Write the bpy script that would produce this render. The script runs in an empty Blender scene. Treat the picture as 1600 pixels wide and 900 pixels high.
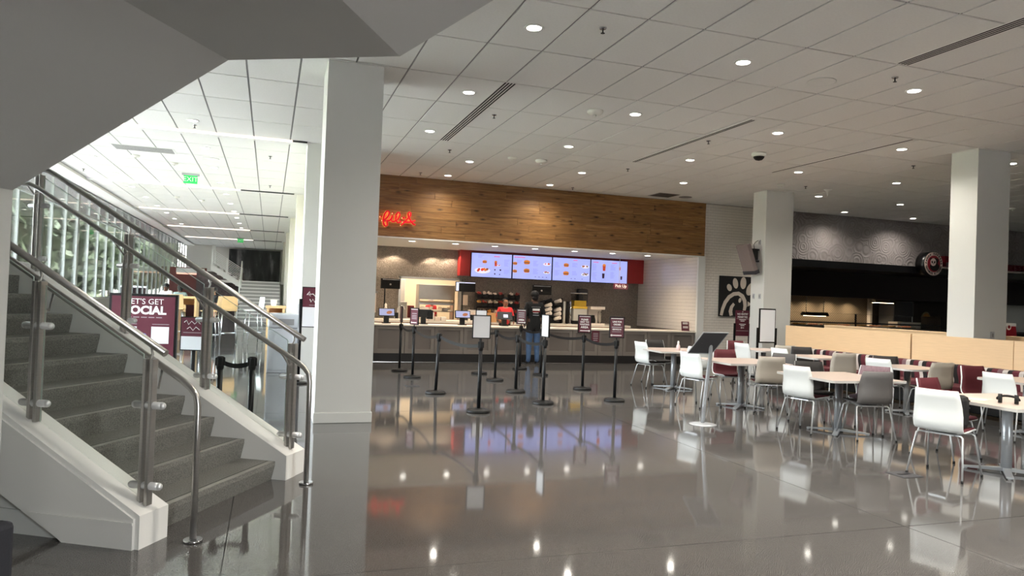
import bpy, bmesh, math, random
from mathutils import Vector, Matrix, Euler
random.seed(7)
PI = math.pi
scene = bpy.context.scene
COL = scene.collection
# ------------------------------------------------------------------ camera, world, sun, exposure
cam_d = bpy.data.cameras.new('camera'); cam = bpy.data.objects.new('camera', cam_d); COL.objects.link(cam)
F, YAW, PITCH, ROLL, EYE = 1125.33, .324386, .0154118, .0372377, 1.6
fw = Vector((math.sin(YAW)*math.cos(PITCH), math.cos(YAW)*math.cos(PITCH), math.sin(PITCH)))
rt = Vector((math.cos(YAW), -math.sin(YAW), 0)); up = rt.cross(fw)
r2 = rt*math.cos(ROLL)+up*math.sin(ROLL); u2 = up*math.cos(ROLL)-rt*math.sin(ROLL)
cam.matrix_world = Matrix(((r2.x, u2.x, -fw.x, 0), (r2.y, u2.y, -fw.y, 0), (r2.z, u2.z, -fw.z, EYE), (0, 0, 0, 1)))
cam_d.sensor_width = 36; cam_d.lens = F/1600*36; cam_d.clip_start = .05; cam_d.clip_end = 500
scene.camera = cam
scene.view_settings.view_transform = 'Standard'; scene.view_settings.look = 'None'
scene.view_settings.gamma = 1; scene.view_settings.use_curve_mapping = False
scene.view_settings.exposure = EXPOSURE = 1.3
scene.cycles.max_bounces = 10; scene.cycles.diffuse_bounces = 5; scene.cycles.glossy_bounces = 5
scene.cycles.transparent_max_bounces = 16; scene.cycles.sample_clamp_indirect = 6
scene.cycles.caustics_reflective = False; scene.cycles.caustics_refractive = False
SKY, SUN, LAMP = 3.1, 30.0, 1.85
world = bpy.data.worlds.new('sky'); scene.world = world; world.use_nodes = True
wn = world.node_tree.nodes; wl = world.node_tree.links
sky = wn.new('ShaderNodeTexSky'); sky.sky_type = 'NISHITA'; sky.sun_disc = False
sky.sun_elevation = math.radians(58); sky.sun_rotation = math.radians(100); sky.dust_density = 2.5; sky.air_density = 1.2
hs = wn.new('ShaderNodeHueSaturation'); hs.inputs['Saturation'].default_value = .3
wl.new(sky.outputs[0], hs.inputs['Color']); wl.new(hs.outputs[0], wn['Background'].inputs['Color'])
wn['Background'].inputs['Strength'].default_value = SKY
sd = bpy.data.lights.new('sun', 'SUN'); so = bpy.data.objects.new('sun', sd); COL.objects.link(so)
sd.energy = SUN; sd.angle = .02; sd.color = (1, .965, .925)
so.rotation_euler = Vector((-.45, .25, -.86)).to_track_quat('-Z', 'Y').to_euler()
def portal(loc, rot, sx, sy):
    d = bpy.data.lights.new('window_portal', 'AREA'); d.shape = 'RECTANGLE'; d.size = sx; d.size_y = sy
    d.cycles.is_portal = True
    o = bpy.data.objects.new('window_portal', d); COL.objects.link(o); o.location = loc; o.rotation_euler = rot
portal((-5.6, 31, 2.75), (0, -PI/2, 0), 3.3, 46)
portal((5.1, -6.7, 2.0), (PI/2, 0, 0), 1.9, 3.9)

# ------------------------------------------------------------------ helpers
def S(r, g, b):
    f = lambda c: c/12.92 if c <= .04045 else ((c+.055)/1.055)**2.4
    return (f(r/255), f(g/255), f(b/255), 1)
MAT = {}
def mat(name, c, rough=.5, metal=0, spec=.5, noise=None, bump=None, coat=0, emit=0, rnd=0, stretch=None, ecol=None):
    m = bpy.data.materials.new(name); m.use_nodes = True; N = m.node_tree.nodes; L = m.node_tree.links; b = N['Principled BSDF']
    c = S(*c) if len(c) == 3 else c
    b.inputs['Base Color'].default_value = c; b.inputs['Roughness'].default_value = rough; b.inputs['Metallic'].default_value = metal
    b.inputs['Specular IOR Level'].default_value = spec; b.inputs['Coat Weight'].default_value = coat; b.inputs['Coat Roughness'].default_value = .05
    if emit:
        b.inputs['Emission Color'].default_value = S(*ecol) if ecol else c; b.inputs['Emission Strength'].default_value = emit*2**-EXPOSURE
    out = None
    def pos(scale):
        g = N.new('ShaderNodeNewGeometry'); mp = N.new('ShaderNodeMapping'); mp.inputs['Scale'].default_value = scale
        L.new(g.outputs['Position'], mp.inputs['Vector']); return mp.outputs[0]
    if noise:
        t = N.new('ShaderNodeTexNoise'); t.inputs['Scale'].default_value = noise[0]; t.inputs['Detail'].default_value = 4
        L.new(pos(stretch or (1, 1, 1)), t.inputs['Vector'])
        mr = N.new('ShaderNodeMapRange'); mr.inputs['From Min'].default_value = .25; mr.inputs['From Max'].default_value = .75
        mr.inputs['To Min'].default_value = 1-noise[1]; mr.inputs['To Max'].default_value = 1+noise[1]
        L.new(t.outputs['Fac'], mr.inputs['Value']); out = mr.outputs[0]
    if rnd:
        oi = N.new('ShaderNodeObjectInfo'); mr = N.new('ShaderNodeMapRange')
        mr.inputs['To Min'].default_value = 1-rnd; mr.inputs['To Max'].default_value = 1+rnd; L.new(oi.outputs['Random'], mr.inputs['Value'])
        if out:
            mu = N.new('ShaderNodeMath'); mu.operation = 'MULTIPLY'; L.new(out, mu.inputs[0]); L.new(mr.outputs[0], mu.inputs[1]); out = mu.outputs[0]
        else: out = mr.outputs[0]
    if out:
        mx = N.new('ShaderNodeVectorMath'); mx.operation = 'SCALE'; mx.inputs[0].default_value = c[:3]
        L.new(out, mx.inputs['Scale']); L.new(mx.outputs[0], b.inputs['Base Color'])
    if bump:
        t = N.new('ShaderNodeTexNoise'); t.inputs['Scale'].default_value = bump[0]; t.inputs['Detail'].default_value = 3
        L.new(pos((1, 1, 1)), t.inputs['Vector'])
        bp = N.new('ShaderNodeBump'); bp.inputs['Strength'].default_value = bump[1]; bp.inputs['Distance'].default_value = .02
        L.new(t.outputs['Fac'], bp.inputs['Height']); L.new(bp.outputs[0], b.inputs['Normal'])
    MAT[name] = m; return m
def glass(name, tint, refl=1.0):
    m = bpy.data.materials.new(name); m.use_nodes = True; N = m.node_tree.nodes; L = m.node_tree.links
    N.remove(N['Principled BSDF'])
    t = N.new('ShaderNodeBsdfTransparent'); t.inputs[0].default_value = tint
    g = N.new('ShaderNodeBsdfGlossy'); g.inputs['Roughness'].default_value = .02
    fr = N.new('ShaderNodeFresnel'); fr.inputs[0].default_value = 1.3
    mu = N.new('ShaderNodeMath'); mu.operation = 'MULTIPLY'; mu.inputs[1].default_value = refl; L.new(fr.outputs[0], mu.inputs[0])
    mx = N.new('ShaderNodeMixShader'); L.new(mu.outputs[0], mx.inputs[0]); L.new(t.outputs[0], mx.inputs[1]); L.new(g.outputs[0], mx.inputs[2])
    L.new(mx.outputs[0], N['Material Output'].inputs[0]); MAT[name] = m; return m
def ramp_mat(name, build, rough=.5, spec=.5, metal=0, coat=0):
    """material whose base colour (and maybe bump height) comes out of build(N, L, bsdf)"""
    m = bpy.data.materials.new(name); m.use_nodes = True; N = m.node_tree.nodes; L = m.node_tree.links; b = N['Principled BSDF']
    b.inputs['Roughness'].default_value = rough; b.inputs['Specular IOR Level'].default_value = spec
    b.inputs['Metallic'].default_value = metal; b.inputs['Coat Weight'].default_value = coat
    build(N, L, b); MAT[name] = m; return m
def ramp(N, stops, interp='LINEAR'):
    r = N.new('ShaderNodeValToRGB'); r.color_ramp.interpolation = interp
    e = r.color_ramp.elements
    while len(e) < len(stops): e.new(.5)
    for k, (p, c) in enumerate(stops): e[k].position = p; e[k].color = S(*c)
    return r

class MB:
    def __init__(self, M=None): self.b = bmesh.new(); self.M = M or Matrix()
    def _x(self, vs):
        for v in vs: v.co = self.M @ v.co
    def box(self, c, s, bevel=0, rot=None, seg=2):
        r = bmesh.ops.create_cube(self.b, size=1); vs = r['verts']
        for v in vs: v.co = Vector((v.co.x*s[0], v.co.y*s[1], v.co.z*s[2]))
        if bevel:
            es = {e for v in vs for e in v.link_edges}
            q = bmesh.ops.bevel(self.b, geom=list(es), offset=bevel, segments=seg, affect='EDGES', profile=.5)
            vs = list({v for f in q['faces'] for v in f.verts} | {v for v in vs if v.is_valid})
            st = vs; seen = set(st)
            while st:
                v = st.pop()
                for e in v.link_edges:
                    w = e.other_vert(v)
                    if w not in seen: seen.add(w); st.append(w)
            vs = list(seen)
        T = Matrix.Translation(c) @ (rot.to_4x4() if rot else Matrix())
        for v in vs: v.co = T @ v.co
        self._x(vs); return self
    def b2(self, lo, hi, bevel=0):
        return self.box([(a+b)/2 for a, b in zip(lo, hi)], [abs(b-a) for a, b in zip(lo, hi)], bevel)
    def cyl(self, p0, p1, r, r1=None, n=16, caps=True):
        p0 = Vector(p0); p1 = Vector(p1); r1 = r if r1 is None else r1; d = (p1-p0).normalized()
        a = d.orthogonal().normalized(); c = d.cross(a)
        A = []; B = []
        for k in range(n):
            t = 2*PI*k/n; o = a*math.cos(t)+c*math.sin(t)
            A.append(self.b.verts.new(self.M @ (p0+o*r))); B.append(self.b.verts.new(self.M @ (p1+o*r1)))
        for k in range(n): self.b.faces.new((A[k], A[(k+1) % n], B[(k+1) % n], B[k])).smooth = True
        if caps: self.b.faces.new(A[::-1]); self.b.faces.new(B)
        return self
    def tube(self, pts, r, n=10, flat=None):
        pts = [Vector(p) for p in pts]; rings = []
        a = None
        for i, p in enumerate(pts):
            d = ((pts[min(i+1, len(pts)-1)]-p).normalized()+(p-pts[max(i-1, 0)]).normalized())
            d = d.normalized() if d.length > 1e-6 else Vector((0, 0, 1))
            a = d.orthogonal().normalized() if a is None else (a-d*a.dot(d)).normalized()
            c = d.cross(a); rr = r[i] if isinstance(r, (list, tuple)) else r
            rings.append([self.b.verts.new(self.M @ (p+(a*math.cos(2*PI*k/n)+c*math.sin(2*PI*k/n))*rr)) for k in range(n)])
        for A, B in zip(rings, rings[1:]):
            for k in range(n): self.b.faces.new((A[k], A[(k+1) % n], B[(k+1) % n], B[k])).smooth = True
        self.b.faces.new(rings[0][::-1]); self.b.faces.new(rings[-1]); return self
    def lathe(self, prof, c=(0, 0, 0), n=24, ring=False):
        prof = list(prof)+([prof[0]] if ring else [])
        rings = [[self.b.verts.new(self.M @ (Vector(c)+Vector((max(r, .0005)*math.cos(2*PI*k/n), max(r, .0005)*math.sin(2*PI*k/n), z)))) for k in range(n)] for r, z in prof]
        for A, B in zip(rings, rings[1:]):
            for k in range(n): self.b.faces.new((A[k], A[(k+1) % n], B[(k+1) % n], B[k])).smooth = True
        if not ring: self.b.faces.new(rings[0][::-1]); self.b.faces.new(rings[-1])
        return self
    def prism(self, poly, fr, w0, w1):
        """poly of 2-D points, fr(a, b, w) -> 3-D, extruded from w0 to w1"""
        A = [self.b.verts.new(self.M @ Vector(fr(a, b, w0))) for a, b in poly]; B = [self.b.verts.new(self.M @ Vector(fr(a, b, w1))) for a, b in poly]
        n = len(poly)
        for k in range(n): self.b.faces.new((A[k], A[(k+1) % n], B[(k+1) % n], B[k]))
        self.b.faces.new(A[::-1]); self.b.faces.new(B); return self
    def quad(self, *ps):
        self.b.faces.new([self.b.verts.new(self.M @ Vector(p)) for p in ps]); return self
    def sphere(self, c, s, n=12, m=8):
        r = bmesh.ops.create_uvsphere(self.b, u_segments=n, v_segments=m, radius=1)
        for v in r['verts']: v.co = self.M @ Vector((c[0]+v.co.x*s[0], c[1]+v.co.y*s[1], c[2]+v.co.z*s[2]))
        for v in r['verts']:
            for f in v.link_faces: f.smooth = True
        return self
    def done(self, name, m, parent=None, label=None, kind=None, loc=None):
        bmesh.ops.recalc_face_normals(self.b, faces=self.b.faces[:])
        me = bpy.data.meshes.new(name); self.b.to_mesh(me); self.b.free()
        o = bpy.data.objects.new(name, me); COL.objects.link(o)
        for x in (m if isinstance(m, list) else [m]): me.materials.append(MAT[x] if isinstance(x, str) else x)
        if parent: o.parent = parent
        if label: o['label'] = label
        if kind: o['kind'] = kind
        if loc: o.location = loc
        return o
def tag(o, label, cat, group=None, kind=None):
    o['label'] = label; o['category'] = cat
    if group: o['group'] = group
    if kind: o['kind'] = kind
    return o
def thing(name, label, cat, loc=(0, 0, 0), rz=0, group=None):
    o = bpy.data.objects.new(name, None); COL.objects.link(o); o.location = loc; o.rotation_euler = (0, 0, rz)
    o.empty_display_size = .1; return tag(o, label, cat, group)
def struct(name):
    o = bpy.data.objects.new(name, None); COL.objects.link(o); o.empty_display_size = .1; o['kind'] = 'structure'; return o
def dup(o, loc=None, rz=None, parent=None, label=None, group=None):
    c = o.copy(); COL.objects.link(c)
    if parent: c.parent = parent
    if loc is not None: c.location = loc
    if rz is not None: c.rotation_euler = (c.rotation_euler.x, c.rotation_euler.y, rz)
    if label: c['label'] = label
    if group: c['group'] = group
    for ch in list(o.children): dup(ch, parent=c)
    return c
def text(body, size, m, parent, M, name='lettering', ext=.0008, align='CENTER', off=0, space=1.0):
    cu = bpy.data.curves.new(name, 'FONT'); cu.body = body; cu.size = size; cu.extrude = ext; cu.align_x = align; cu.align_y = 'CENTER'
    cu.offset = off; cu.resolution_u = 3; cu.space_line = space
    t = bpy.data.objects.new(name, cu); COL.objects.link(t)
    me = bpy.data.meshes.new_from_object(t.evaluated_get(bpy.context.evaluated_depsgraph_get()))
    bpy.data.objects.remove(t); bpy.data.curves.remove(cu)
    me.transform(M); o = bpy.data.objects.new(name, me); COL.objects.link(o); me.materials.clear(); me.materials.append(MAT[m])
    o.parent = parent; return o
def front(x, y, z): return Matrix.Translation((x, y, z)) @ Matrix.Rotation(PI/2, 4, 'X')   # text that faces -Y
UU = Vector((.5, .8660254, 0)); VV = Vector((-.8660254, .5, 0))
def UV(u, v, z): return UU*u+VV*v+Vector((0, 0, z))
ROTUV = Matrix((UU, VV, (0, 0, 1))).transposed()      # columns u, v, z
MUV = ROTUV.to_4x4()
CEIL = 4.45

# ------------------------------------------------------------------ materials
mat('white_paint', (226, 226, 222), .55, noise=(1.5, .015), bump=(90, .03))
mat('pier_paint', (212, 213, 210), .6, noise=(1.5, .02), bump=(90, .03))
mat('cream_paint', (222, 219, 210), .6)
mat('soffit_paint', (204, 205, 205), .6, noise=(.8, .02), bump=(60, .04))
mat('stringer_paint', (234, 233, 230), .45, bump=(80, .03))
mat('ceiling_tile', (236, 236, 234), .85, noise=(40, .03), bump=(260, .12), rnd=.012)
mat('tile_grid', (150, 150, 150), .7)
mat('steel', (184, 182, 179), .28, .82, noise=(3, .06), stretch=(1, 1, 30))
mat('chrome', (205, 207, 210), .16, 1); mat('leg_silver', (206, 208, 210), .3, .55); mat('clamp_silver', (226, 227, 228), .3, .4); mat('riser_shade', (150, 148, 146), .6)
mat('silver_paint', (188, 192, 197), .35, .45)
mat('stainless', (182, 174, 164), .33, 1, noise=(2.5, .12))
mat('black_plastic', (13, 13, 14), .5, spec=.3)
mat('black_metal', (16, 17, 20), .42, spec=.35)
mat('black_matte', (14, 14, 15), .7)
mat('dark_grey', (62, 62, 66), .5)
mat('counter_grey', (122, 114, 107), .5)
mat('counter_grey_shaded', (108, 100, 94), .5)
mat('toe_kick', (32, 30, 30), .5, spec=.3)
mat('solid_surface', (232, 222, 210), .3)
mat('maroon_print', (92, 34, 50), .45)
mat('red_panel', (150, 30, 30), .45)
mat('white_print', (240, 238, 236), .5)
mat('grey_print', (160, 150, 155), .5)
mat('white_paper', (232, 233, 238), .5)
mat('white_board', (238, 242, 248), .35)
mat('light_wood', (226, 194, 154), .42, noise=(5, .06), stretch=(6, .6, 14))
mat('table_wood', (222, 186, 136), .4, noise=(6, .07), stretch=(2, 2, 10))
mat('table_top', (206, 188, 178), .3, noise=(60, .03))
mat('table_edge', (205, 203, 200), .4)
mat('shell_white', (236, 240, 240), .28)
mat('shell_beige', (188, 180, 168), .35)
mat('shell_grey', (112, 110, 110), .4)
mat('pad_maroon', (88, 26, 36), .75, noise=(180, .18))
mat('pad_black', (38, 35, 35), .75, noise=(180, .18))
mat('pad_grey', (76, 74, 74), .7, noise=(180, .15))
mat('pad_purple', (118, 96, 104), .75, noise=(50, .3), stretch=(1, 1, .12))
mat('rubber', (25, 25, 25), .8)
mat('lamp_on', (255, 250, 238), .5, emit=12)
mat('lamp_strip', (255, 240, 228), .5, emit=1.6)
mat('lamp_warm', (255, 226, 180), .5, emit=9)
mat('fixture_white', (235, 235, 233), .5)
mat('sensor_white', (228, 228, 222), .4)
mat('exit_green', (40, 190, 95), .5, emit=.7)
mat('neon_red', (205, 8, 40), .5, emit=.5, spec=.2)
mat('halo_light', (255, 214, 150), .5, emit=14)
mat('screen_dark', (10, 10, 14), .15)
mat('screen_blue', (170, 182, 250), .3, emit=.8)
mat('screen_pos', (150, 160, 205), .3, emit=.4)
mat('screen_white', (220, 226, 250), .3, emit=.9)
def scr(n, c, e=.55): mat(n, c, .3, emit=e)
scr('pic_red', (205, 80, 50)); scr('pic_orange', (226, 140, 60)); scr('pic_brown', (150, 92, 60)); scr('pic_green', (120, 150, 80)); scr('pic_dark', (60, 40, 60)); scr('pic_white', (225, 225, 250), .9); scr('pic_text', (130, 132, 200), .7); scr('pic_head', (225, 110, 160), .7)
mat('red_shirt', (196, 36, 42), .8, noise=(30, .1)); mat('black_shirt', (13, 13, 15), .85, noise=(20, .15)); mat('jeans', (66, 92, 128), .85, noise=(14, .2))
mat('skin_brown', (142, 96, 72), .55); mat('skin_dark', (88, 58, 44), .55); mat('skin_light', (205, 160, 138), .55)
mat('hair_black', (14, 12, 12), .7); mat('shoe_dark', (30, 30, 34), .6); mat('white_shirt', (222, 222, 222), .8); mat('grey_shirt', (150, 168, 165), .8); mat('dark_cloth', (30, 31, 34), .85)
mat('navy_fabric', (44, 45, 52), .8, noise=(120, .12))
mat('foliage', (46, 58, 36), .7, rnd=.3, noise=(1.2, .35)); mat('bark', (70, 58, 46), .9)
mat('pavement', (188, 187, 186), .9, noise=(2, .06)); mat('lawn', (104, 112, 84), .95, noise=(4, .2)); mat('asphalt', (120, 118, 116), .9)
mat('car_white', (225, 228, 232), .25, coat=.6); mat('car_red', (180, 30, 36), .25, coat=.6); mat('car_glass', (30, 34, 40), .08); mat('tyre', (20, 20, 20), .8)
mat('mullion', (150, 152, 152), .5, .2); mat('glass_edge', (196, 214, 206), .3); mat('mullion_dark', (70, 72, 74), .4, .3); mat('sill_grey', (158, 162, 170), .55)
mat('canopy', (88, 88, 90), .8); mat('siding', (214, 210, 206), .6); mat('tread_white', (218, 216, 212), .5)
mat('mosaic_dark', (84, 70, 70), .4, noise=(9, .5)); mat('maroon_wall', (112, 60, 58), .6); mat('pink_light', (250, 190, 170), .5, emit=1.2)
mat('cabinet_grey', (172, 174, 178), .3, coat=.3); mat('cabinet_dark', (120, 118, 118), .35)
mat('brown_wood', (150, 96, 60), .45); mat('kraft', (206, 160, 110), .7); mat('paper_cream', (226, 206, 190), .6)
mat('lemon', (236, 196, 70), .35); mat('clear_plastic', (198, 196, 190), .12, coat=.5); mat('cup_white', (232, 222, 212), .45); mat('tile_white', (232, 225, 216), .16, coat=.4, rnd=.02)
mat('grout', (128, 120, 112), .8); mat('kitchen_wall', (232, 214, 186), .4); mat('band_black', (12, 12, 14), .3); mat('panda_maroon', (24, 5, 7), .5)
mat('dim_wall', (60, 52, 46), .6); mat('food_gold', (220, 160, 80), .5, noise=(30, .4)); mat('cream_print', (214, 202, 190), .5); mat('plate_gold', (190, 176, 130), .5)
mat('emblem_red', (140, 24, 40), .4); mat('emblem_ring', (214, 196, 190), .4); mat('letter_red', (120, 16, 34), .35); mat('bag_black', (26, 26, 28), .7, noise=(40, .3))
mat('pink_bottle', (226, 206, 210), .3); mat('speaker_grey', (120, 108, 106), .8, noise=(160, .25)); mat('amber_liquid', (110, 60, 40), .2)
mat('sauce_white', (226, 214, 200), .5); mat('sauce_red', (170, 60, 50), .5)
glass('rail_glass', (.955, .975, .965, 1), .22); glass('window_glass', (.96, .965, .96, 1), .8); glass('case_glass', (.9, .9, .88, 1), 1.0)
def wood(N, L, b):
    g = N.new('ShaderNodeNewGeometry'); oi = N.new('ShaderNodeObjectInfo')
    cb = N.new('ShaderNodeCombineXYZ'); mu = N.new('ShaderNodeMath'); mu.operation = 'MULTIPLY'; mu.inputs[1].default_value = 37
    L.new(oi.outputs['Random'], mu.inputs[0]); L.new(mu.outputs[0], cb.inputs[0]); L.new(mu.outputs[0], cb.inputs[2])
    ad = N.new('ShaderNodeVectorMath'); L.new(g.outputs['Position'], ad.inputs[0]); L.new(cb.outputs[0], ad.inputs[1])
    mp = N.new('ShaderNodeMapping'); mp.inputs['Scale'].default_value = (.7, 1, 9); L.new(ad.outputs[0], mp.inputs[0])
    n = N.new('ShaderNodeTexNoise'); n.inputs['Scale'].default_value = 2.2; n.inputs['Detail'].default_value = 7; n.inputs['Roughness'].default_value = .6; n.inputs['Distortion'].default_value = .8; L.new(mp.outputs[0], n.inputs['Vector'])
    r = ramp(N, [(.2, (88, 58, 30)), (.5, (142, 102, 58)), (.78, (178, 136, 88))]); L.new(n.outputs['Fac'], r.inputs[0])
    mp2 = N.new('ShaderNodeMapping'); mp2.inputs['Scale'].default_value = (1.5, 1, 4); L.new(ad.outputs[0], mp2.inputs[0])
    vo = N.new('ShaderNodeTexVoronoi'); vo.inputs['Scale'].default_value = 1.35; L.new(mp2.outputs[0], vo.inputs['Vector'])
    kr = ramp(N, [(.04, (52, 30, 16)), (.2, (255, 255, 255))]); L.new(vo.outputs['Distance'], kr.inputs[0])
    mx = N.new('ShaderNodeMix'); mx.data_type = 'RGBA'; mx.blend_type = 'MULTIPLY'; mx.inputs[0].default_value = .9
    L.new(r.outputs[0], mx.inputs[6]); L.new(kr.outputs[0], mx.inputs[7])
    mr = N.new('ShaderNodeMapRange'); mr.inputs['To Min'].default_value = .84; mr.inputs['To Max'].default_value = 1.1; L.new(oi.outputs['Random'], mr.inputs['Value'])
    sc = N.new('ShaderNodeVectorMath'); sc.operation = 'SCALE'; L.new(mx.outputs[2], sc.inputs[0]); L.new(mr.outputs[0], sc.inputs['Scale']); L.new(sc.outputs[0], b.inputs['Base Color'])
ramp_mat('plank_wood', wood, .45, .4)
def concrete(N, L, b):
    g = N.new('ShaderNodeNewGeometry')
    n = N.new('ShaderNodeTexNoise'); n.inputs['Scale'].default_value = 150; n.inputs['Detail'].default_value = 2; L.new(g.outputs['Position'], n.inputs['Vector'])
    r = ramp(N, [(.3, (70, 69, 68)), (.5, (87, 85, 84)), (.7, (105, 103, 101))]); L.new(n.outputs['Fac'], r.inputs[0])
    n2 = N.new('ShaderNodeTexNoise'); n2.inputs['Scale'].default_value = .45; n2.inputs['Detail'].default_value = 5; L.new(g.outputs['Position'], n2.inputs['Vector'])
    mr = N.new('ShaderNodeMapRange'); mr.inputs['From Min'].default_value = .3; mr.inputs['From Max'].default_value = .7; mr.inputs['To Min'].default_value = .88; mr.inputs['To Max'].default_value = 1.1; L.new(n2.outputs['Fac'], mr.inputs['Value'])
    sc = N.new('ShaderNodeVectorMath'); sc.operation = 'SCALE'; L.new(r.outputs[0], sc.inputs[0]); L.new(mr.outputs[0], sc.inputs['Scale']); L.new(sc.outputs[0], b.inputs['Base Color'])
    n3 = N.new('ShaderNodeTexNoise'); n3.inputs['Scale'].default_value = 1.1; L.new(g.outputs['Position'], n3.inputs['Vector'])
    m3 = N.new('ShaderNodeMapRange'); m3.inputs['To Min'].default_value = .03; m3.inputs['To Max'].default_value = .09; L.new(n3.outputs['Fac'], m3.inputs['Value']); L.new(m3.outputs[0], b.inputs['Roughness'])
    b.inputs['IOR'].default_value = 1.6
ramp_mat('polished_concrete', concrete, .1)
def terrazzo(N, L, b):
    g = N.new('ShaderNodeNewGeometry')
    n = N.new('ShaderNodeTexNoise'); n.inputs['Scale'].default_value = 110; n.inputs['Detail'].default_value = 3; L.new(g.outputs['Position'], n.inputs['Vector'])
    r = ramp(N, [(.32, (84, 84, 80)), (.5, (116, 115, 111)), (.7, (142, 140, 134))]); L.new(n.outputs['Fac'], r.inputs[0]); L.new(r.outputs[0], b.inputs['Base Color'])
ramp_mat('stair_stone', terrazzo, .42)
mat('nosing_stone', (150, 148, 142), .45, noise=(90, .1))
def mosaic(N, L, b):
    g = N.new('ShaderNodeNewGeometry')
    vo = N.new('ShaderNodeTexVoronoi'); vo.inputs['Scale'].default_value = 48; L.new(g.outputs['Position'], vo.inputs['Vector'])
    r = ramp(N, [(0, (104, 96, 88)), (1, (142, 132, 122))]); L.new(vo.outputs['Color'], r.inputs[0]); L.new(r.outputs[0], b.inputs['Base Color'])
    bp = N.new('ShaderNodeBump'); bp.inputs['Strength'].default_value = .6; bp.inputs['Distance'].default_value = .012; L.new(vo.outputs['Distance'], bp.inputs['Height']); L.new(bp.outputs[0], b.inputs['Normal'])
ramp_mat('metal_mosaic', mosaic, .34, .5, .55)
def chevron(N, L, b):
    g = N.new('ShaderNodeNewGeometry'); w = N.new('ShaderNodeTexWave'); w.inputs['Scale'].default_value = 7.5; w.inputs['Distortion'].default_value = .6
    w.bands_direction = 'DIAGONAL'; L.new(g.outputs['Position'], w.inputs['Vector'])
    r = ramp(N, [(.2, (104, 92, 78)), (.8, (150, 134, 112))]); L.new(w.outputs['Fac'], r.inputs[0]); L.new(r.outputs[0], b.inputs['Base Color'])
ramp_mat('chevron_steel', chevron, .35, .5, .6)
def swirl(N, L, b):
    g = N.new('ShaderNodeNewGeometry'); vo = N.new('ShaderNodeTexVoronoi'); vo.inputs['Scale'].default_value = 2.6; L.new(g.outputs['Position'], vo.inputs['Vector'])
    mu = N.new('ShaderNodeMath'); mu.operation = 'MULTIPLY'; mu.inputs[1].default_value = 34; L.new(vo.outputs['Distance'], mu.inputs[0])
    sn = N.new('ShaderNodeMath'); sn.operation = 'SINE'; L.new(mu.outputs[0], sn.inputs[0])
    bp = N.new('ShaderNodeBump'); bp.inputs['Strength'].default_value = .4; bp.inputs['Distance'].default_value = .02; L.new(sn.outputs[0], bp.inputs['Height']); L.new(bp.outputs[0], b.inputs['Normal'])
    r = ramp(N, [(.0, (138, 131, 131)), (1, (150, 143, 143))]); L.new(sn.outputs[0], r.inputs[0]); L.new(r.outputs[0], b.inputs['Base Color'])
ramp_mat('swirl_plaster', swirl, .6)
def stripes(N, L, b):
    g = N.new('ShaderNodeNewGeometry'); sp = N.new('ShaderNodeSeparateXYZ'); L.new(g.outputs['Position'], sp.inputs[0])
    zz = N.new('ShaderNodeMath'); zz.operation = 'MULTIPLY'; zz.inputs[1].default_value = 16; L.new(sp.outputs['Z'], zz.inputs[0])
    sn = N.new('ShaderNodeMath'); sn.operation = 'SINE'; L.new(zz.outputs[0], sn.inputs[0])
    mz = N.new('ShaderNodeMath'); mz.operation = 'MULTIPLY_ADD'; mz.inputs[1].default_value = .018; L.new(sn.outputs[0], mz.inputs[0]); L.new(sp.outputs['Y'], mz.inputs[2])
    fl = N.new('ShaderNodeMath'); fl.operation = 'MULTIPLY'; fl.inputs[1].default_value = 1.65; L.new(mz.outputs[0], fl.inputs[0])
    f2 = N.new('ShaderNodeMath'); f2.operation = 'FRACT'; L.new(fl.outputs[0], f2.inputs[0])
    r = ramp(N, [(0, (26, 22, 24)), (.14, (206, 198, 192)), (.26, (96, 34, 46)), (.44, (30, 24, 26)), (.56, (206, 198, 192)), (.70, (120, 92, 98)), (.84, (96, 34, 46))], 'CONSTANT'); L.new(f2.outputs[0], r.inputs[0]); L.new(r.outputs[0], b.inputs['Base Color'])
ramp_mat('striped_fabric', stripes, .85)
def mural(N, L, b):
    g = N.new('ShaderNodeNewGeometry'); mp = N.new('ShaderNodeMapping'); mp.inputs['Scale'].default_value = (.9, 1, .22); L.new(g.outputs['Position'], mp.inputs[0])
    n = N.new('ShaderNodeTexNoise'); n.inputs['Scale'].default_value = 2.2; n.inputs['Detail'].default_value = 6; L.new(mp.outputs[0], n.inputs['Vector'])
    r = ramp(N, [(.4, (8, 8, 9)), (.55, (44, 42, 44)), (.7, (140, 136, 138))]); L.new(n.outputs['Fac'], r.inputs[0]); L.new(r.outputs[0], b.inputs['Base Color'])
ramp_mat('night_mural', mural, .35)
# ------------------------------------------------------------------ the setting
def slab(name, lo, hi, m, parent=None, kind='structure', bevel=0):
    return MB().b2(lo, hi, bevel).done(name, m, parent, kind=None if parent else kind)
floor = slab('floor', (-5.3, -6.5, -.2), (27, 56, 0), 'polished_concrete')
for k, y in enumerate((4.2, 9.9, 15.6)): slab('floor_joint', (-5.2, y, -.001), (27, y+.006, .0006), 'toe_kick', floor)
for k, x in enumerate((-.2, 4.6, 9.4)): slab('floor_joint', (x, -2, -.001), (x+.006, 17.2, .0006), 'toe_kick', floor)
slab('ground', (-70, -60, -.4), (-5.4, 130, -.06), 'pavement')
slab('ground', (-5.4, -60, -.4), (70, -6.6, -.06), 'pavement')
lawn = slab('lawn', (-70, -60, -.06), (-15, 130, -.02), 'lawn'); 
slab('parking_lot', (-15, 30, -.06), (-8, 110, -.04), 'asphalt')
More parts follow.
